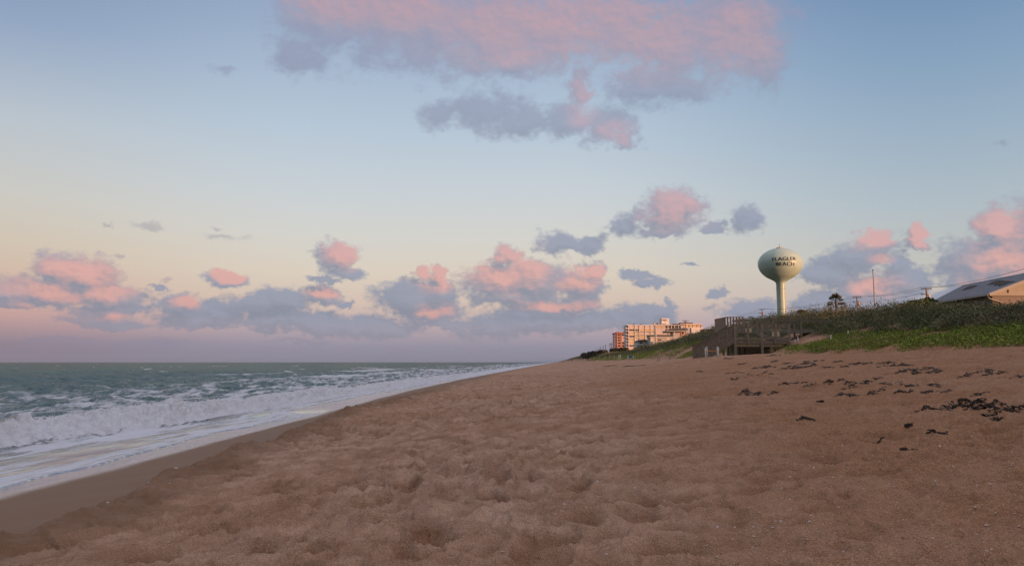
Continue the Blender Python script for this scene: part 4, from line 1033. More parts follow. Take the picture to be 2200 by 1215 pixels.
# white box in front
def house_far(label, px, d, specs, name='beach_house', cat='house'):
    r, o = bld(label, cat, px, 760, d, name)
    for nm, mt, a, b, c, e, y0, y1 in specs: part(r, o, d, nm, mt, a, b, c, e, y0, y1)
house_far('plain white flat roofed block in front of the hotel wing', 1493, 500,
          [('wall', 'hotelw', 1486.8, 1505.5, 703.6, 727, 0, 9), ('side_wall', 'hotelgrey', 1479.5, 1486.6, 703.8, 727, .6, 9), ('terrace', 'darkroof', 1486.5, 1512, 715.2, 727, -2, -.02), ('awning', 'white', 1505.8, 1520, 712, 715, -1.5, 7)], 'flat_block', 'building')
house_far('low house with a long dark roof at the right end of the far buildings', 1527, 420,
          [('wall', 'hotelw', 1515, 1537, 710.8, 730, 0, 8), ('roof', 'darkroof', 1513.5, 1538.5, 706.6, 710.7, -1, 9), ('window', 'glass', 1519, 1523, 712, 716, -.1, -.01)])
house_far('grey house with a dark flat roof and one sunlit end, below the hotel wing', 1455, 460,
          [('wall', 'hotelgrey', 1447, 1463.5, 714, 745, 0, 8), ('wall', 'salmon', 1463.7, 1471.5, 712, 720.5, -.3, 8), ('window', 'glass', 1466, 1470, 712.6, 717.2, -.4, -.31), ('roof', 'darkroof', 1430.5, 1463.6, 711, 713.8, -1.5, 9),
           ('wall', 'hotelgrey', 1471.7, 1479, 711, 722, .5, 8), ('roof_edge', 'hotelw', 1431, 1478, 710.2, 710.9, -1.6, 9), ('window', 'glass', 1436, 1437.5, 714.5, 718, .5, .6)])
house_far('wide pale house with a dark band roof and two upper windows, behind the dune bushes', 1422, 430,
          [('wall', 'hotelgrey', 1397.5, 1446, 724, 755, 0, 9), ('roof', 'darkroof', 1397, 1447, 719, 722.7, -1.2, 10), ('roof_edge', 'hotelw', 1396, 1448, 722.8, 723.9, -1.4, 10),
           ('window', 'glass', 1414.5, 1417.5, 728, 731, -.1, -.01), ('window', 'glass', 1418.5, 1421.5, 728, 731, -.1, -.01), ('panel', 'blue', 1398, 1404, 734, 740, -.1, -.01), ('panel', 'blue', 1415, 1420, 734, 738, -.1, -.01),
           ('wall_panel', 'hotelw', 1399, 1404, 725.5, 732, -.1, -.01), ('wall_panel', 'hotelw', 1432, 1440, 725.5, 730, -.1, -.01)])
r5, o5 = bld('small white house with a low dark gabled roof in front of the hotel', 'house', 1382, 760, 440, 'beach_house')
pn5 = lambda nm, mt, a, b, c, e, y0=0., y1=1.: part(r5, o5, 440, nm, mt, a, b, c, e, y0, y1)
pn5('wall', 'hotelw', 1369, 1397, 732.5, 760, 0, 9); pn5('balcony', 'white', 1368.5, 1397.3, 740.5, 741.5, -1.2, -.01)
pn5('window', 'glass', 1375, 1377, 733.8, 738, -.1, -.01); pn5('window', 'glass', 1392, 1397, 737, 741, -.1, -.01); pn5('shutter', 'darkroof', 1377.6, 1380, 733.8, 738, -.1, -.01)
x0, x1, z0, z1 = rectm(1366.5, 1399, 729.2, 732.4, 440, 1); xm = (x0*.6+x1*.4)
MB().hexa([(x0-o5[0], -1.2, z0-o5[2]), (x1-o5[0], -1.2, z0-o5[2]), (x1-o5[0], 10, z0-o5[2]), (x0-o5[0], 10, z0-o5[2]), (xm-o5[0]-1, -1.2, z1-o5[2]), (xm-o5[0]+2, -1.2, z1-o5[2]), (xm-o5[0]+2, 10, z1-o5[2]), (xm-o5[0]-1, 10, z1-o5[2])]).build('roof', M['darkroof'], r5)

# ------------------------------------------------------------------ people far down the beach
def person(px, py, d, cloth, label, walk=.3, rz=0.0):
    x = P(px, HZ, d)[0]; zb = gz(x, d)
    root = empty('person', (x, d, zb), rz, label, 'person')
    def skin(nm, vs, es, rs, mt, sub=1):
        me = bpy.data.meshes.new(nm); me.from_pydata(vs, es, []); o = bpy.data.objects.new(nm, me); COL.objects.link(o)
        o.modifiers.new('s', 'SKIN'); sv = me.skin_vertices[0].data
        for q, r in zip(sv, rs): q.radius = (r, r)
        sv[0].use_root = True
        o.modifiers.new('u', 'SUBSURF').levels = sub; o.modifiers['u'].render_levels = sub
        me.materials.append(M[mt]); o.parent = root; return o
    w = walk
    vs = [(0, 0, .95), (0, 0, 1.15), (0, 0, 1.40), (0, 0, 1.50), (0, -.01, 1.60), (0, -.01, 1.70), (.09, 0, .90), (.10, -w*.5, .50), (.10, -w*.8, .08), (.10, -w*.8-.12, .04), (-.09, 0, .90), (-.10, w*.3, .50), (-.10, w*.9, .10), (-.10, w*.9-.1, .04),
          (.17, 0, 1.40), (.22, w*.3, 1.13), (.22, w*.25-.06, .88), (.22, w*.25-.1, .80), (-.17, 0, 1.40), (-.22, -w*.2, 1.13), (-.22, -w*.5, .90), (-.22, -w*.6, .82)]
    es = [(0, 1), (1, 2), (2, 3), (3, 4), (4, 5), (0, 6), (6, 7), (7, 8), (8, 9), (0, 10), (10, 11), (11, 12), (12, 13), (2, 14), (14, 15), (15, 16), (16, 17), (2, 18), (18, 19), (19, 20), (20, 21)]
    rs = [.13, .12, .14, .055, .09, .08, .085, .06, .04, .035, .085, .06, .04, .035, .055, .045, .032, .035, .055, .045, .032, .035]
    skin('body', vs, es, rs, 'skin', 2)
    skin('clothing', [(0, 0, .90), (0, 0, 1.12), (0, 0, 1.38), (.085, -w*.15, .74), (-.085, w*.1, .74), (.18, 0, 1.36), (-.18, 0, 1.36)], [(0, 1), (1, 2), (0, 3), (0, 4), (2, 5), (2, 6)], [.155, .145, .16, .105, .105, .07, .07], cloth, 2)
    skin('hair', [(0, .02, 1.66), (0, .02, 1.73), (0, .06, 1.62)], [(0, 1), (0, 2)], [.095, .085, .06], 'dark', 2)
M['red_cloth'] = mat('red_cloth', (.5, .12, .10), .9); M['pink_cloth'] = mat('pink_cloth', (.6, .30, .28), .9); M['dark_cloth'] = mat('dark_cloth', (.04, .04, .05), .9)
person(1229, 768, 430, 'dark_cloth', 'person in dark clothes standing where the dune foot meets the far beach', .15)
person(1203, 772, 640, 'red_cloth', 'tiny far person in red at the waterline, nearest the sea', .3, .3)
person(1208.5, 772, 620, 'pink_cloth', 'tiny far person in pink walking beside another at the waterline', .3, -.2)
person(1211.5, 772, 620, 'red_cloth', 'tiny far person in red walking on the landward side of the pink one', .3, 0)

tick('far')
# ---- seaweed
def weed(px, py, w, h, label=None, group='dark seaweed clumps strewn on the upper beach', dens=1.0):
    cx, cy, cz = ground(px, py); a = ground(px, py+h); b = ground(px, py-h)
    rx = w/F*cy; ry = min(max(abs(b[1]-a[1])/2, .05), rx*1.5+.15)*.5
    n = int(np.clip((480 if py > 860 else 230)*dens*rx*ry*4+20, 22, 1200))
    V = []; T = []
    # skeleton of drifting centres so the clump is ragged
    nc = max(6, int(n/18))
    cx_ = np.linspace(-1, 1, nc)*rx*.95+rng.normal(0, .04*rx, nc); cy_ = np.cumsum(rng.normal(0, 1, nc)); cy_ -= cy_.mean(); cy_ *= .8*ry/(np.abs(cy_).max()+1e-6)
    cc = np.stack([cx_, cy_+rng.normal(0, .22*ry, nc)], -1); wt = rng.random(nc)**1.5+.35; wt /= wt.sum(); pick = rng.choice(nc, n, p=wt); Lk = max(1 if py > 860 else 1.35, min(2.4, rx/.8))
    for i in range(n):
        c = cc[pick[i]]+rng.normal(0, .09, 2)*np.array([rx, ry])+rng.normal(0, .025, 2)
        r2 = math.hypot(c[0]/rx, c[1]/ry); hz = max(0, .07*(1-r2*.7))*min(1, rx*1.5+.25)
        L = (.03+.09*rng.random()**1.5)*Lk*min(1, .35+cy/40); a = rng.normal(.2, .9); el = rng.normal(0, .16)
        x, y = cx+c[0], cy+c[1]; V.append((x, y, hz*rng.random(), L, a, el))
    V = np.array(V); x, y = V[:, 0], V[:, 1]; z = sand_z(x, y, cy < 60)+V[:, 2]+.01
    d = np.stack([np.cos(V[:, 4])*np.cos(V[:, 5]), np.sin(V[:, 4])*np.cos(V[:, 5]), np.sin(V[:, 5])], -1)*V[:, 3:4]
    s = np.stack([-np.sin(V[:, 4]), np.cos(V[:, 4]), np.zeros(n)], -1)*(.006+.014*rng.random((n, 1)))
    p = np.stack([x, y, z], -1); u = np.array([0, 0, 1.])*(.006+.012*rng.random((n, 1)))
    # each strand a thin tent of two quads, so it has thickness
    q1 = np.stack([p-s, p+d-s*.6, p+d*.9+u, p+u*1.4], 1); q2 = np.stack([p+s, p+u*1.4, p+d*.9+u, p+d+s*.6], 1)
    Q = np.concatenate([q1, q2])-np.array([cx, cy, cz])
    o = soup('seaweed', Q, None, np.ones((len(Q), 3)), M['wrack' if py > 860 or w > 25 and py > 810 else 'wrack_dry']); o.location = (cx, cy, cz)
    return tag(o, label or 'dark dried seaweed clump lying on the sloping sand', 'seaweed', group)
BIG = [(2012, 883, 28, 3.0, 'flat dark tail at the left end of the large seaweed patch on the right'), (2048, 883, 20, 2.5, None), (2070, 869, 26, 4, None), (2085, 877, 36, 7, 'thick heap in the middle of the large seaweed patch on the right'), (2108, 885, 26, 5, None), (2118, 868.5, 32, 2, 'thin strip along the top of the large seaweed patch on the right'), (2140, 873, 16, 2, None),
       (2137, 901, 12, 5, 'small round heap just below the large seaweed patch'), (2150, 893, 34, 3, None), (2185, 891, 40, 3, 'long dark strand running off the right edge below the patch'), (2185, 880, 30, 3, 'dark strand at the right edge, upper of two'), (2128, 892, 20, 2.5, None)]
for b in BIG: weed(*b[:4], b[4] or 'dense black seaweed in the large patch on the right', 'pieces of the large seaweed patch', 1.6)
for b in [(1712, 828, 22, 5), (1755, 827, 24, 3), (1800, 823, 26, 4), (1835, 827, 18, 2.5), (1870, 821, 20, 3), (1910, 829, 22, 2.5), (1960, 832, 16, 2.5), (2005, 831, 10, 2),
          (1630, 851, 20, 6), (1600, 847, 13, 2.5), (1655, 849, 10, 2.5), (1575, 804, 16, 2), (1577, 815, 10, 2.5), (1630, 807, 20, 4), (1590, 783, 9, 2.5), (1635, 791, 24, 3), (1663, 778, 9, 2.5), (1690, 782, 9, 2.5), (1718, 785, 24, 5), (1745, 778, 14, 3), (1730, 790, 24, 3.5),
          (1798, 779, 10, 2), (1810, 790, 18, 3), (1845, 783, 22, 2.5), (1895, 784, 20, 2.5), (1925, 788, 30, 4), (1965, 797, 34, 5), (1990, 803, 30, 5), (1945, 800, 18, 3.5), (2090, 805, 38, 4), (2135, 806, 26, 4), (2180, 812, 22, 3),
          (1798, 851, 10, 2), (1823, 852, 14, 2.5), (1860, 852, 14, 2), (1942, 845, 20, 3), (1890, 841, 20, 2.5), (1998, 846, 14, 2), (2033, 847, 9, 1.6), (1728, 901, 5, 2.5), (1721, 904, 6, 1.6), (1761, 867, 4, 1.6), (1690, 829, 18, 2),
          (2100, 852, 10, 1.6), (1820, 835, 14, 2), (1660, 765, 10, 1.6), (1700, 792, 20, 3), (1770, 792, 14, 2), (1500, 800, 10, 2), (1310, 786, 14, 1.2), (1350, 787, 14, 1.2), (1377, 785, 8, 1.2), (1565, 771, 8, 1.5)]:
    lab = 'grey strip of seaweed on the far flat sand' if b[0] < 1400 else ('dark seaweed streak on the sand in front of the walkover' if b[0] < 1770 and b[1] < 820 else ('dark seaweed streak in the middle row of the right hand beach' if b[1] > 818 else 'greyish seaweed streak in the far row below the green dune'))
    weed(*b, lab, {'grey strip of seaweed on the far flat sand': 'far seaweed strips'}.get(lab, lab.replace('dark ', '').replace('greyish ', '')+' group'))
for b in [(1882, 952, 7, 2), (2004, 941, 4, 1.6), (2020, 939, 5, 1.4), (1950, 922, 4, 1.2), (1942, 968, 4, 1), (2135, 941, 4, 1.4)]:
    weed(b[0], b[1], b[2]*.7, b[3]*.6, 'small dark scrap of seaweed among the shells on the right', 'small seaweed scraps among the shells')

tick('weed')
# ---- shells
def shell_mesh(m, nm):
    vs = []; fs = []; nr = 11; ns = 5
    for i in range(ns+1):
        r = i/ns
        for k in range(nr):
            a = -1.15+2.3*k/(nr-1); rib = 1+.05*(k % 2)
            vs.append((math.sin(a)*r*rib, math.cos(a)*r*rib-.5, .42*math.sin(math.pi*min(1, .15+r*.75))*math.cos(a*.9)+.02*(k % 2)))
    for i in range(ns):
        for k in range(nr-1): fs.append((i*nr+k, i*nr+k+1, (i+1)*nr+k+1, (i+1)*nr+k))
    me = bpy.data.meshes.new(nm); me.from_pydata(vs, [], fs); me.update(); me.polygons.foreach_set('use_smooth', [True]*len(me.polygons)); me.materials.append(m); return me
sm_w = shell_mesh(M['shell'], 'shell'); sm_o = shell_mesh(M['shell_o'], 'shell')
def shell(px, py, wpx, label, group=None, me=sm_w):
    x, y, z = ground(px, py); o = bpy.data.objects.new('seashell', me); COL.objects.link(o)
    s = wpx/F*y*.55; o.location = (x, y, z+.004); o.scale = (s, s, s*.9); o.rotation_euler = (rng.normal(0, .15), rng.normal(0, .15), rng.random()*6.28)
    tag(o, label, 'shell', group)
shell(2115, 1171, 12, 'large whole white shell near the bottom right corner')
shell(2057, 982, 9, 'large pale shell low on the right, upper of the big ones')
shell(2118, 1118, 10, 'white shell lying in a hollow above the largest one')
shell(378, 1021, 10, 'white shell on the sand crest above the wet slope on the left')
shell(231, 1086, 8, 'pale yellowish shell lowest on the trampled crest at the left')
shell(318, 1047, 6, 'small white chip on the crest at the left')
shell(364, 1046, 7, 'slim white shell right of the chip on the left crest')
shell(2043, 889, 7, 'white shell just below the large seaweed patch')
shell(2019, 930, 6, 'orange yellow shell among the seaweed scraps on the right', None, sm_o)
shell(1998, 1177, 5, 'small orange shell near the bottom right', None, sm_o)
for px, py, w in ((1738, 966, 6), (1767, 977, 5), (1851, 1012, 4), (1922, 1057, 8), (1932, 1060, 6), (2010, 967, 6), (2032, 967, 4), (2052, 983, 5), (2078, 982, 8), (2128, 1050, 10), (2056, 1082, 12), (1883, 1168, 8), (1578, 1040, 6), (1525, 1057, 5), (1632, 1115, 5), (1660, 1135, 9), (2145, 932, 4), (1755, 913, 5),
                 (1585, 998, 4), (1447, 983, 3), (1490, 959, 3), (2172, 917, 6), (1908, 1096, 7), (2170, 1020, 5), (1940, 1118, 6), (2095, 1095, 9), (1303, 1193, 8), (1080, 1191, 10), (1500, 1190, 6), (1855, 1052, 6), (1785, 1003, 8), (1790, 1034, 7), (1965, 1075, 5), (2010, 1040, 6), (2190, 1130, 8), (2150, 1210, 9), (2120, 1200, 12), (915, 961, 3), (1365, 965, 3), (1545, 1025, 4)):
    shell(px, py, w, 'white broken shell scattered on the coarse brown sand', 'white shells scattered on the coarse sand')
def fragments():
    n = 5200
    y = 4.2*np.exp(rng.random(n)*math.log(40/4.2)); px = 1150+1150*rng.random(n)**.65
    x = (px-1100)/F*y; ok = (rng.random(n) < np.clip(.25+1.6*pn(x*.9, y*.6)+.6*pn(x*3, y*3), .05, 1)); x, y = x[ok], y[ok]; n = len(x)
    z = sand_z(x, y, True)+.004; s = (.0025+.011*rng.random(n)**4)*np.interp(y, [4, 40], [1, 2.2])
    a = rng.random(n)*6.28; t = rng.normal(0, .35, (n, 2))
    u = np.stack([np.cos(a), np.sin(a), t[:, 0]], -1)*s[:, None]; v = np.stack([-np.sin(a), np.cos(a), t[:, 1]], -1)*s[:, None]*(.4+.5*rng.random((n, 1)))
    p = np.stack([x, y, z], -1); k = np.array([0, 0, 1.])*s[:, None]*.35
    V = np.concatenate([np.stack([p-u, p-v, p+k, p-u*.3], 1)[:, :3], np.stack([p-v, p+u, p+k], 1), np.stack([p+u, p+v, p+k], 1), np.stack([p+v, p-u, p+k], 1)])
    o = soup('shell_fragments', V, None, np.ones((len(V), 3)), M['shell']); tag(o, 'crushed shell bits sprinkled through the coarse sand', 'shell bits', None, 'stuff')
fragments()
tick('frag')
# ------------------------------------------------------------------ sky
SUN_EL = 3.2; SUN_A = 54.0
sx, sy = math.sin(R(SUN_A))*math.cos(R(SUN_EL)), -math.cos(R(SUN_A))*math.cos(R(SUN_EL))
def make_world():
    w = bpy.data.worlds.new('World'); scene.world = w; w.use_nodes = True
    nt = w.node_tree
    for k in list(nt.nodes): nt.nodes.remove(k)
    g = G(nt)
    tc = g.n.new('ShaderNodeTexCoord').outputs['Generated']
    sep = g.n.new('ShaderNodeSeparateXYZ'); g.put(sep.inputs[0], tc)
    az = g.m('MULTIPLY', g.m('ARCTAN2', sep.outputs[0], sep.outputs[1]), 57.29578)
    el = g.m('MULTIPLY', g.m('ARCSINE', sep.outputs[2]), 57.29578)
    e01 = g.m('DIVIDE', el, 45.0, clamp=True)
    def K(y): return max(0, azel(1100, y)[1])/45
    midr = g.ramp(e01, [(0, lin(120, 127, 148)), (K(745), lin(146, 144, 162)), (K(705), lin(184, 166, 171)), (K(655), lin(213, 192, 178)),
                        (K(590), lin(219, 207, 191)), (K(510), lin(212, 211, 205)), (K(420), lin(201, 209, 214)), (K(280), lin(182, 199, 215)), (K(130), lin(163, 182, 205)), (K(0), lin(146, 165, 196)), (1, lin(90, 120, 170))])
    rgt = g.ramp(e01, [(0, lin(140, 136, 156)), (K(700), lin(175, 160, 172)), (K(640), lin(196, 187, 180)), (K(580), lin(192, 193, 188)),
                       (K(480), lin(176, 189, 197)), (K(350), lin(157, 178, 196)), (K(200), lin(134, 162, 190)), (K(0), lin(106, 138, 178)), (1, lin(66, 98, 150))])
    lft = g.ramp(e01, [(0, lin(114, 114, 134)), (K(740), lin(144, 130, 144)), (K(690), lin(198, 160, 156)), (K(640), lin(211, 180, 163)), (K(560), lin(210, 196, 178)),
                       (K(470), lin(204, 202, 195)), (K(330), lin(186, 196, 205)), (K(150), lin(145, 165, 194)), (K(0), lin(124, 145, 176)), (1, lin(80, 108, 155))])
    sky = g.mix(g.mr(az, 2, 31, 0, 1, True), midr, rgt)
    sky = g.mix(g.mr(az, -14, -36, 0, 1, True), sky, lft)
    # above and behind the view: the physical sky, brighter and warmer round the low sun
    st = g.n.new('ShaderNodeTexSky'); st.sky_type = 'NISHITA'; st.sun_disc = False
    st.sun_elevation = R(SUN_EL); st.sun_rotation = math.atan2(sx, sy)
    st.air_density = 1.0; st.dust_density = 1.5; st.ozone_density = 1.5
    nish = g.mix(1.0, st.outputs[0], (.13, .13, .13), 'MULTIPLY')
    high = g.mr(el, 28, 55, 0, 1, True)
    behind = g.mr(g.m('ABSOLUTE', az), 50, 95, 0, 1, True)
    sky = g.mix(behind, sky, nish)
    # overhead, out of view: pinkish cloud deck added and brightened to light the sand
    dn = g.noise(tc, 3.0, 5, .55)
    deck = g.mix(g.mr(dn, .38, .6), (.32, .38, .52), (.78, .60, .54))
    toward = g.m('ADD', g.m('MULTIPLY', sep.outputs[0], sx), g.m('MULTIPLY', sep.outputs[1], sy))
    dk = g.mr(toward, -.7, .8, .95, 2.1); d3 = g.n.new('ShaderNodeCombineXYZ')
    for i in range(3): g.put(d3.inputs[i], dk)
    deck = g.mix(1.0, deck, d3.outputs[0], 'MULTIPLY')
    sky = g.mix(high, sky, deck)
    below = g.mr(el, -.5, -3, 0, 1)
    sky = g.mix(below, sky, (.16, .15, .16))
    # ---- clouds, as heaps at their compass bearing and height
    cv = g.n.new('ShaderNodeCombineXYZ'); g.put(cv.inputs[0], az); g.put(cv.inputs[1], el); p0 = cv.outputs[0]
    sc = g.n.new('ShaderNodeVectorMath'); sc.operation = 'MULTIPLY'; g.put(sc.inputs[0], p0); sc.inputs[1].default_value = (1, 1.35, 1)
    wn = g.noise(sc.outputs[0], .42, 3, .55, 0, 'Color')
    wn2 = g.noise(sc.outputs[0], 1.9, 3, .6, 0, 'Color')
    off1 = g.v('MULTIPLY', g.v('SUBTRACT', wn, (.5, .5, .5)), (2.6, 1.5, 0))
    off2 = g.v('MULTIPLY', g.v('SUBTRACT', wn2, (.5, .5, .5)), (1.0, .7, 0))
    pw = g.v('ADD', p0, g.v('ADD', off1, off2))
    def blobs(lst, k=.35, at=None, gr=1.0):
        acc = None; at = at or pw
        for (cx, cy, rx, ry) in lst:
            a, e = azel(cx, cy); a1, _ = azel(cx+rx, cy); _, e1 = azel(cx, cy-ry)
            ra = max(.2, a1-a)*1.08; re = max(.15, e1-e)*(1.0 if cy > 480 else 1.15)
            d = g.n.new('ShaderNodeVectorMath'); d.operation = 'MULTIPLY_ADD'
            g.put(d.inputs[0], at); d.inputs[1].default_value = (1/ra, 1/re, 0); d.inputs[2].default_value = (-a/ra, -e/re, 0)
            ln = g.v('LENGTH', d.outputs[0])
            acc = ln if acc is None else g.m('SMOOTH_MIN', acc, ln, k)
        return acc
    big = [(690, 40, 80, 70), (640, 120, 50, 35), (820, 30, 120, 90), (930, 60, 110, 80), (1060, 60, 120, 80), (1180, 60, 110, 70), (1330, 50, 110, 70),
           (1440, 90, 100, 70), (1570, 60, 110, 80), (1640, 110, 40, 70), (1390, 185, 70, 35), (1470, 190, 60, 30), (1100, 130, 120, 30)]
    second = [(950, 250, 45, 22), (1040, 240, 75, 36), (1130, 262, 80, 26), (1230, 262, 70, 28), (1245, 195, 22, 40), (1300, 270, 50, 30), (1340, 297, 25, 16)]
    mids = [(1445, 455, 58, 38), (1490, 440, 22, 22), (1425, 500, 50, 14), (1340, 485, 36, 22), (1370, 465, 16, 14), (1200, 522, 46, 20), (1270, 525, 34, 17), (1600, 470, 30, 22), (1535, 487, 20, 9),
            (728, 548, 34, 28), (745, 582, 44, 15), (690, 596, 34, 7), (488, 598, 48, 15), (335, 612, 18, 6),
            (1370, 594, 36, 9), (1405, 608, 30, 9), (1542, 626, 20, 11), (1478, 573, 12, 3)]
    low = [(130, 575, 50, 34), (195, 590, 50, 34), (110, 625, 100, 30), (220, 635, 90, 26), (30, 630, 60, 28), (30, 656, 75, 12), (240, 668, 80, 14), (235, 692, 90, 11), (385, 655, 45, 26),
           (430, 690, 70, 18), (470, 672, 50, 22), (555, 652, 60, 28), (615, 645, 50, 30), (695, 632, 36, 20), (600, 690, 90, 22), (700, 695, 80, 26), (810, 702, 90, 22), (572, 712, 22, 9), (735, 646, 17, 9),
           (880, 640, 66, 36), (945, 625, 40, 36), (905, 585, 16, 15), (940, 582, 20, 14), (930, 670, 60, 26), (960, 700, 50, 9),
           (1070, 600, 66, 36), (1090, 556, 28, 24), (1150, 600, 70, 40), (1110, 635, 80, 22), (1250, 610, 44, 30), (1265, 580, 28, 20), (1235, 645, 46, 16),
           (1060, 705, 70, 26), (1150, 690, 100, 30), (1260, 690, 90, 22), (1390, 672, 52, 24), (1435, 655, 14, 14), (1340, 690, 60, 18), (1180, 660, 100, 12),
           (1610, 668, 60, 24), (1690, 690, 60, 20), (1850, 550, 64, 38), (1880, 520, 38, 22), (1780, 585, 50, 24), (1840, 620, 70, 24), (1760, 650, 50, 30), (1945, 600, 44, 40), (1880, 655, 120, 26),
           (1976, 503, 22, 24), (1990, 525, 14, 12), (1935, 560, 26, 20), (2140, 490, 50, 40), (2090, 560, 66, 50), (2170, 560, 80, 60), (2080, 620, 70, 40), (2240, 520, 90, 90), (2030, 640, 50, 20)]
    faint = [(262, 549, 22, 9), (325, 480, 42, 11), (480, 506, 52, 12), (232, 483, 14, 5), (362, 600, 18, 9), (470, 485, 20, 6), (2165, 302, 20, 8), (480, 158, 40, 12), (340, 735, 130, 9), (120, 728, 120, 10), (650, 735, 100, 7)]
    # unseen neighbours left and right of the view, for reflections and other viewpoints
    low += [(-200, 600, 120, 60), (-420, 640, 160, 40), (2500, 560, 150, 70)]
    L = blobs(big+second+mids+low)
    Lup = blobs(big+second+mids+low, .35, g.v('ADD', pw, (.45, .75, 0)))
    n1 = g.noise(sc.outputs[0], .62, 7, .60, .15)
    up = g.v('ADD', sc.outputs[0], (.22, .34, 0))
    n1b = g.noise(up, .62, 3, .5, .15); n1s = g.noise(sc.outputs[0], .62, 3, .5, .15)
    nf = g.noise(sc.outputs[0], 2.3, 4, .58, .1)
    nfs = g.noise(sc.outputs[0], 2.0, 3, .5, .2); nfb = g.noise(g.v('ADD', sc.outputs[0], (.10, .16, 0)), 2.0, 3, .5, .2)
    soft = g.mr(el, 4, 18, .58, 1.05)
    amp = g.mr(el, 4, 15, 1.5, 2.1)
    body = g.m('SUBTRACT', g.m('ADD', 1.10, g.m('MULTIPLY', soft, .45)), L)
    dens = g.m('ADD', body, g.m('ADD', g.m('MULTIPLY', g.m('SUBTRACT', n1, .5), amp), g.m('MULTIPLY', g.m('SUBTRACT', nf, .5), .62)))
    alpha = g.mr(dens, -.02, g.m('ADD', soft, 0.0), 0, 1, True)
    # pale haze swallows the lowest clouds
    alpha = g.m('MULTIPLY', alpha, g.mr(el, .3, 3.2, .30, 1.0))
    alpha = g.m('MULTIPLY', alpha, g.mr(el, 9, 17, .94, .78))
    # the side towards the sun against the shaded side
    rel = g.m('ADD', g.m('MULTIPLY', g.m('SUBTRACT', n1s, n1b), 1.9), g.m('MULTIPLY', g.m('SUBTRACT', nfs, nfb), .55))
    pg_ = g.v('ADD', p0, off1)
    glow = blobs([(1200, 60, 300, 80), (760, 10, 140, 50), (150, 610, 110, 55), (60, 690, 90, 40), (240, 675, 40, 8), (735, 545, 36, 26), (490, 592, 34, 12), (930, 595, 45, 25), (930, 668, 34, 20), (1090, 580, 85, 48), (1180, 655, 100, 11),
                  (1262, 582, 38, 26), (1235, 615, 34, 22), (1445, 450, 60, 40), (1250, 225, 34, 50), (1320, 285, 40, 26), (1390, 100, 140, 60), (1580, 90, 90, 80), (860, 20, 120, 50), (1080, 60, 110, 60), (1100, 110, 90, 30),
                  (1875, 510, 40, 20), (1890, 555, 26, 14), (1870, 615, 60, 26), (1978, 505, 30, 30), (2150, 490, 66, 50), (2170, 570, 90, 60), (2130, 610, 60, 40), (400, 650, 34, 16), (690, 625, 30, 14)], .45, pg_)
    gm = g.mr(glow, .25, 1.75, 1.0, 0.0, True)
    top = g.m('ADD', g.m('MULTIPLY', g.m('SUBTRACT', Lup, g.m('ADD', L, .05)), g.mr(el, 8, 16, .9, .35)), g.m('MULTIPLY', rel, g.mr(el, 8, 16, 1.0, .55)))
    lit = g.m('ADD', g.m('MULTIPLY', gm, g.m('ADD', .80, top)), g.m('MULTIPLY', top, .04))
    lit = g.mr(lit, -.10, 1.30, 0, .92, True)
    shade = g.ramp(e01, [(0, lin(134, 134, 154)), (K(720), lin(136, 144, 163)), (K(650), lin(142, 150, 168)), (K(520), lin(146, 154, 172)), (K(250), lin(146, 155, 178)), (1, lin(140, 150, 185))])
    pinkr = g.ramp(e01, [(0, lin(184, 148, 150)), (K(700), lin(206, 158, 152)), (K(600), lin(217, 166, 158)), (K(450), lin(201, 164, 168)), (K(250), lin(190, 160, 172)), (K(60), lin(200, 157, 158)), (1, lin(180, 150, 170))])
    ccol = g.mix(lit, shade, pinkr)
    shl = g.mr(top, -.6, .6, .91, 1.09)
    sh3 = g.n.new('ShaderNodeCombineXYZ')
    for i in range(3): g.put(sh3.inputs[i], shl)
    ccol = g.mix(1.0, ccol, sh3.outputs[0], 'MULTIPLY')
    Lf = blobs(faint)
    af = g.mr(g.m('ADD', g.m('SUBTRACT', 1.0, Lf), g.m('MULTIPLY', g.m('SUBTRACT', n1, .5), 1.2)), 0, .8, 0, .38, True)
    sky = g.mix(af, sky, lin(134, 134, 156))
    sky = g.mix(alpha, sky, ccol)
    bg = g.n.new('ShaderNodeBackground'); g.put(bg.inputs[0], sky); bg.inputs[1].default_value = 1.0
    out = g.n.new('ShaderNodeOutputWorld'); g.l.new(bg.outputs[0], out.inputs[0])
    w.cycles.sampling_method = 'MANUAL'; w.cycles.sample_map_resolution = 512
make_world()
sl = bpy.data.lights.new('sun', 'SUN'); sl.energy = 5.0; sl.angle = R(.6); sl.color = (1.0, .48, .28)
so = bpy.data.objects.new('sun', sl); COL.objects.link(so)
from mathutils import Vector
so.rotation_euler = Vector((sx, sy, math.sin(R(SUN_EL)))).to_track_quat('Z', 'Y').to_euler(); so.location = (60, -60, 60)

# ------------------------------------------------------------------ camera
cd = bpy.data.cameras.new('camera'); cd.lens = 36*F/2200; cd.sensor_width = 36; cd.clip_start = .05; cd.clip_end = 20000
co = bpy.data.objects.new('camera', cd); COL.objects.link(co); co.location = (0, 0, CZ); co.rotation_euler = (math.pi/2+PITCH, 0, 0)
scene.camera = co
scene.render.resolution_x = 1024; scene.render.resolution_y = 565
scene.view_settings.view_transform = 'Standard'; scene.view_settings.look = 'None'; scene.view_settings.exposure = 0; scene.view_settings.gamma = 1
scene.cycles.max_bounces = 4; scene.cycles.diffuse_bounces = 2; scene.cycles.glossy_bounces = 2

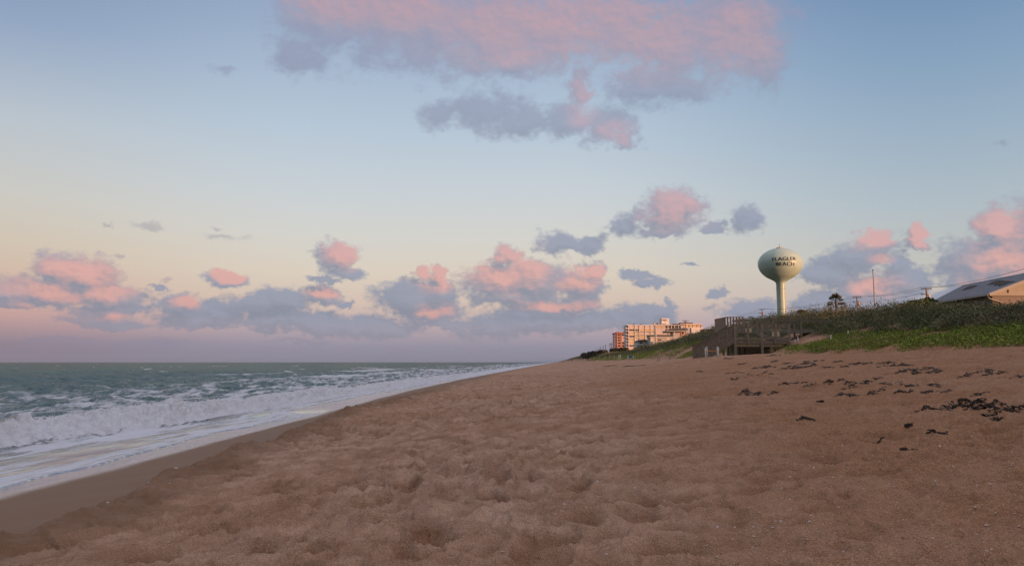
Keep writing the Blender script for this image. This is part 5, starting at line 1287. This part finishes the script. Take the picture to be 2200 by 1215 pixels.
# ------------------------------------------------------------------ the air
def haze():
    mb = MB().box(-7300, 7300, -7300, 7300, -4, 60)
    m = bpy.data.materials.new('haze'); m.use_nodes = True; nt = m.node_tree
    nt.nodes.remove(nt.nodes['Principled BSDF'])
    v = nt.nodes.new('ShaderNodeVolumePrincipled'); v.inputs['Color'].default_value = (.66, .76, .95, 1); v.inputs['Density'].default_value = .000045
    nt.links.new(v.outputs[0], nt.nodes['Material Output'].inputs['Volume'])
    tag(mb.build('haze', m), 'thin pale sea air over the far beach', None, None, 'stuff')
haze()
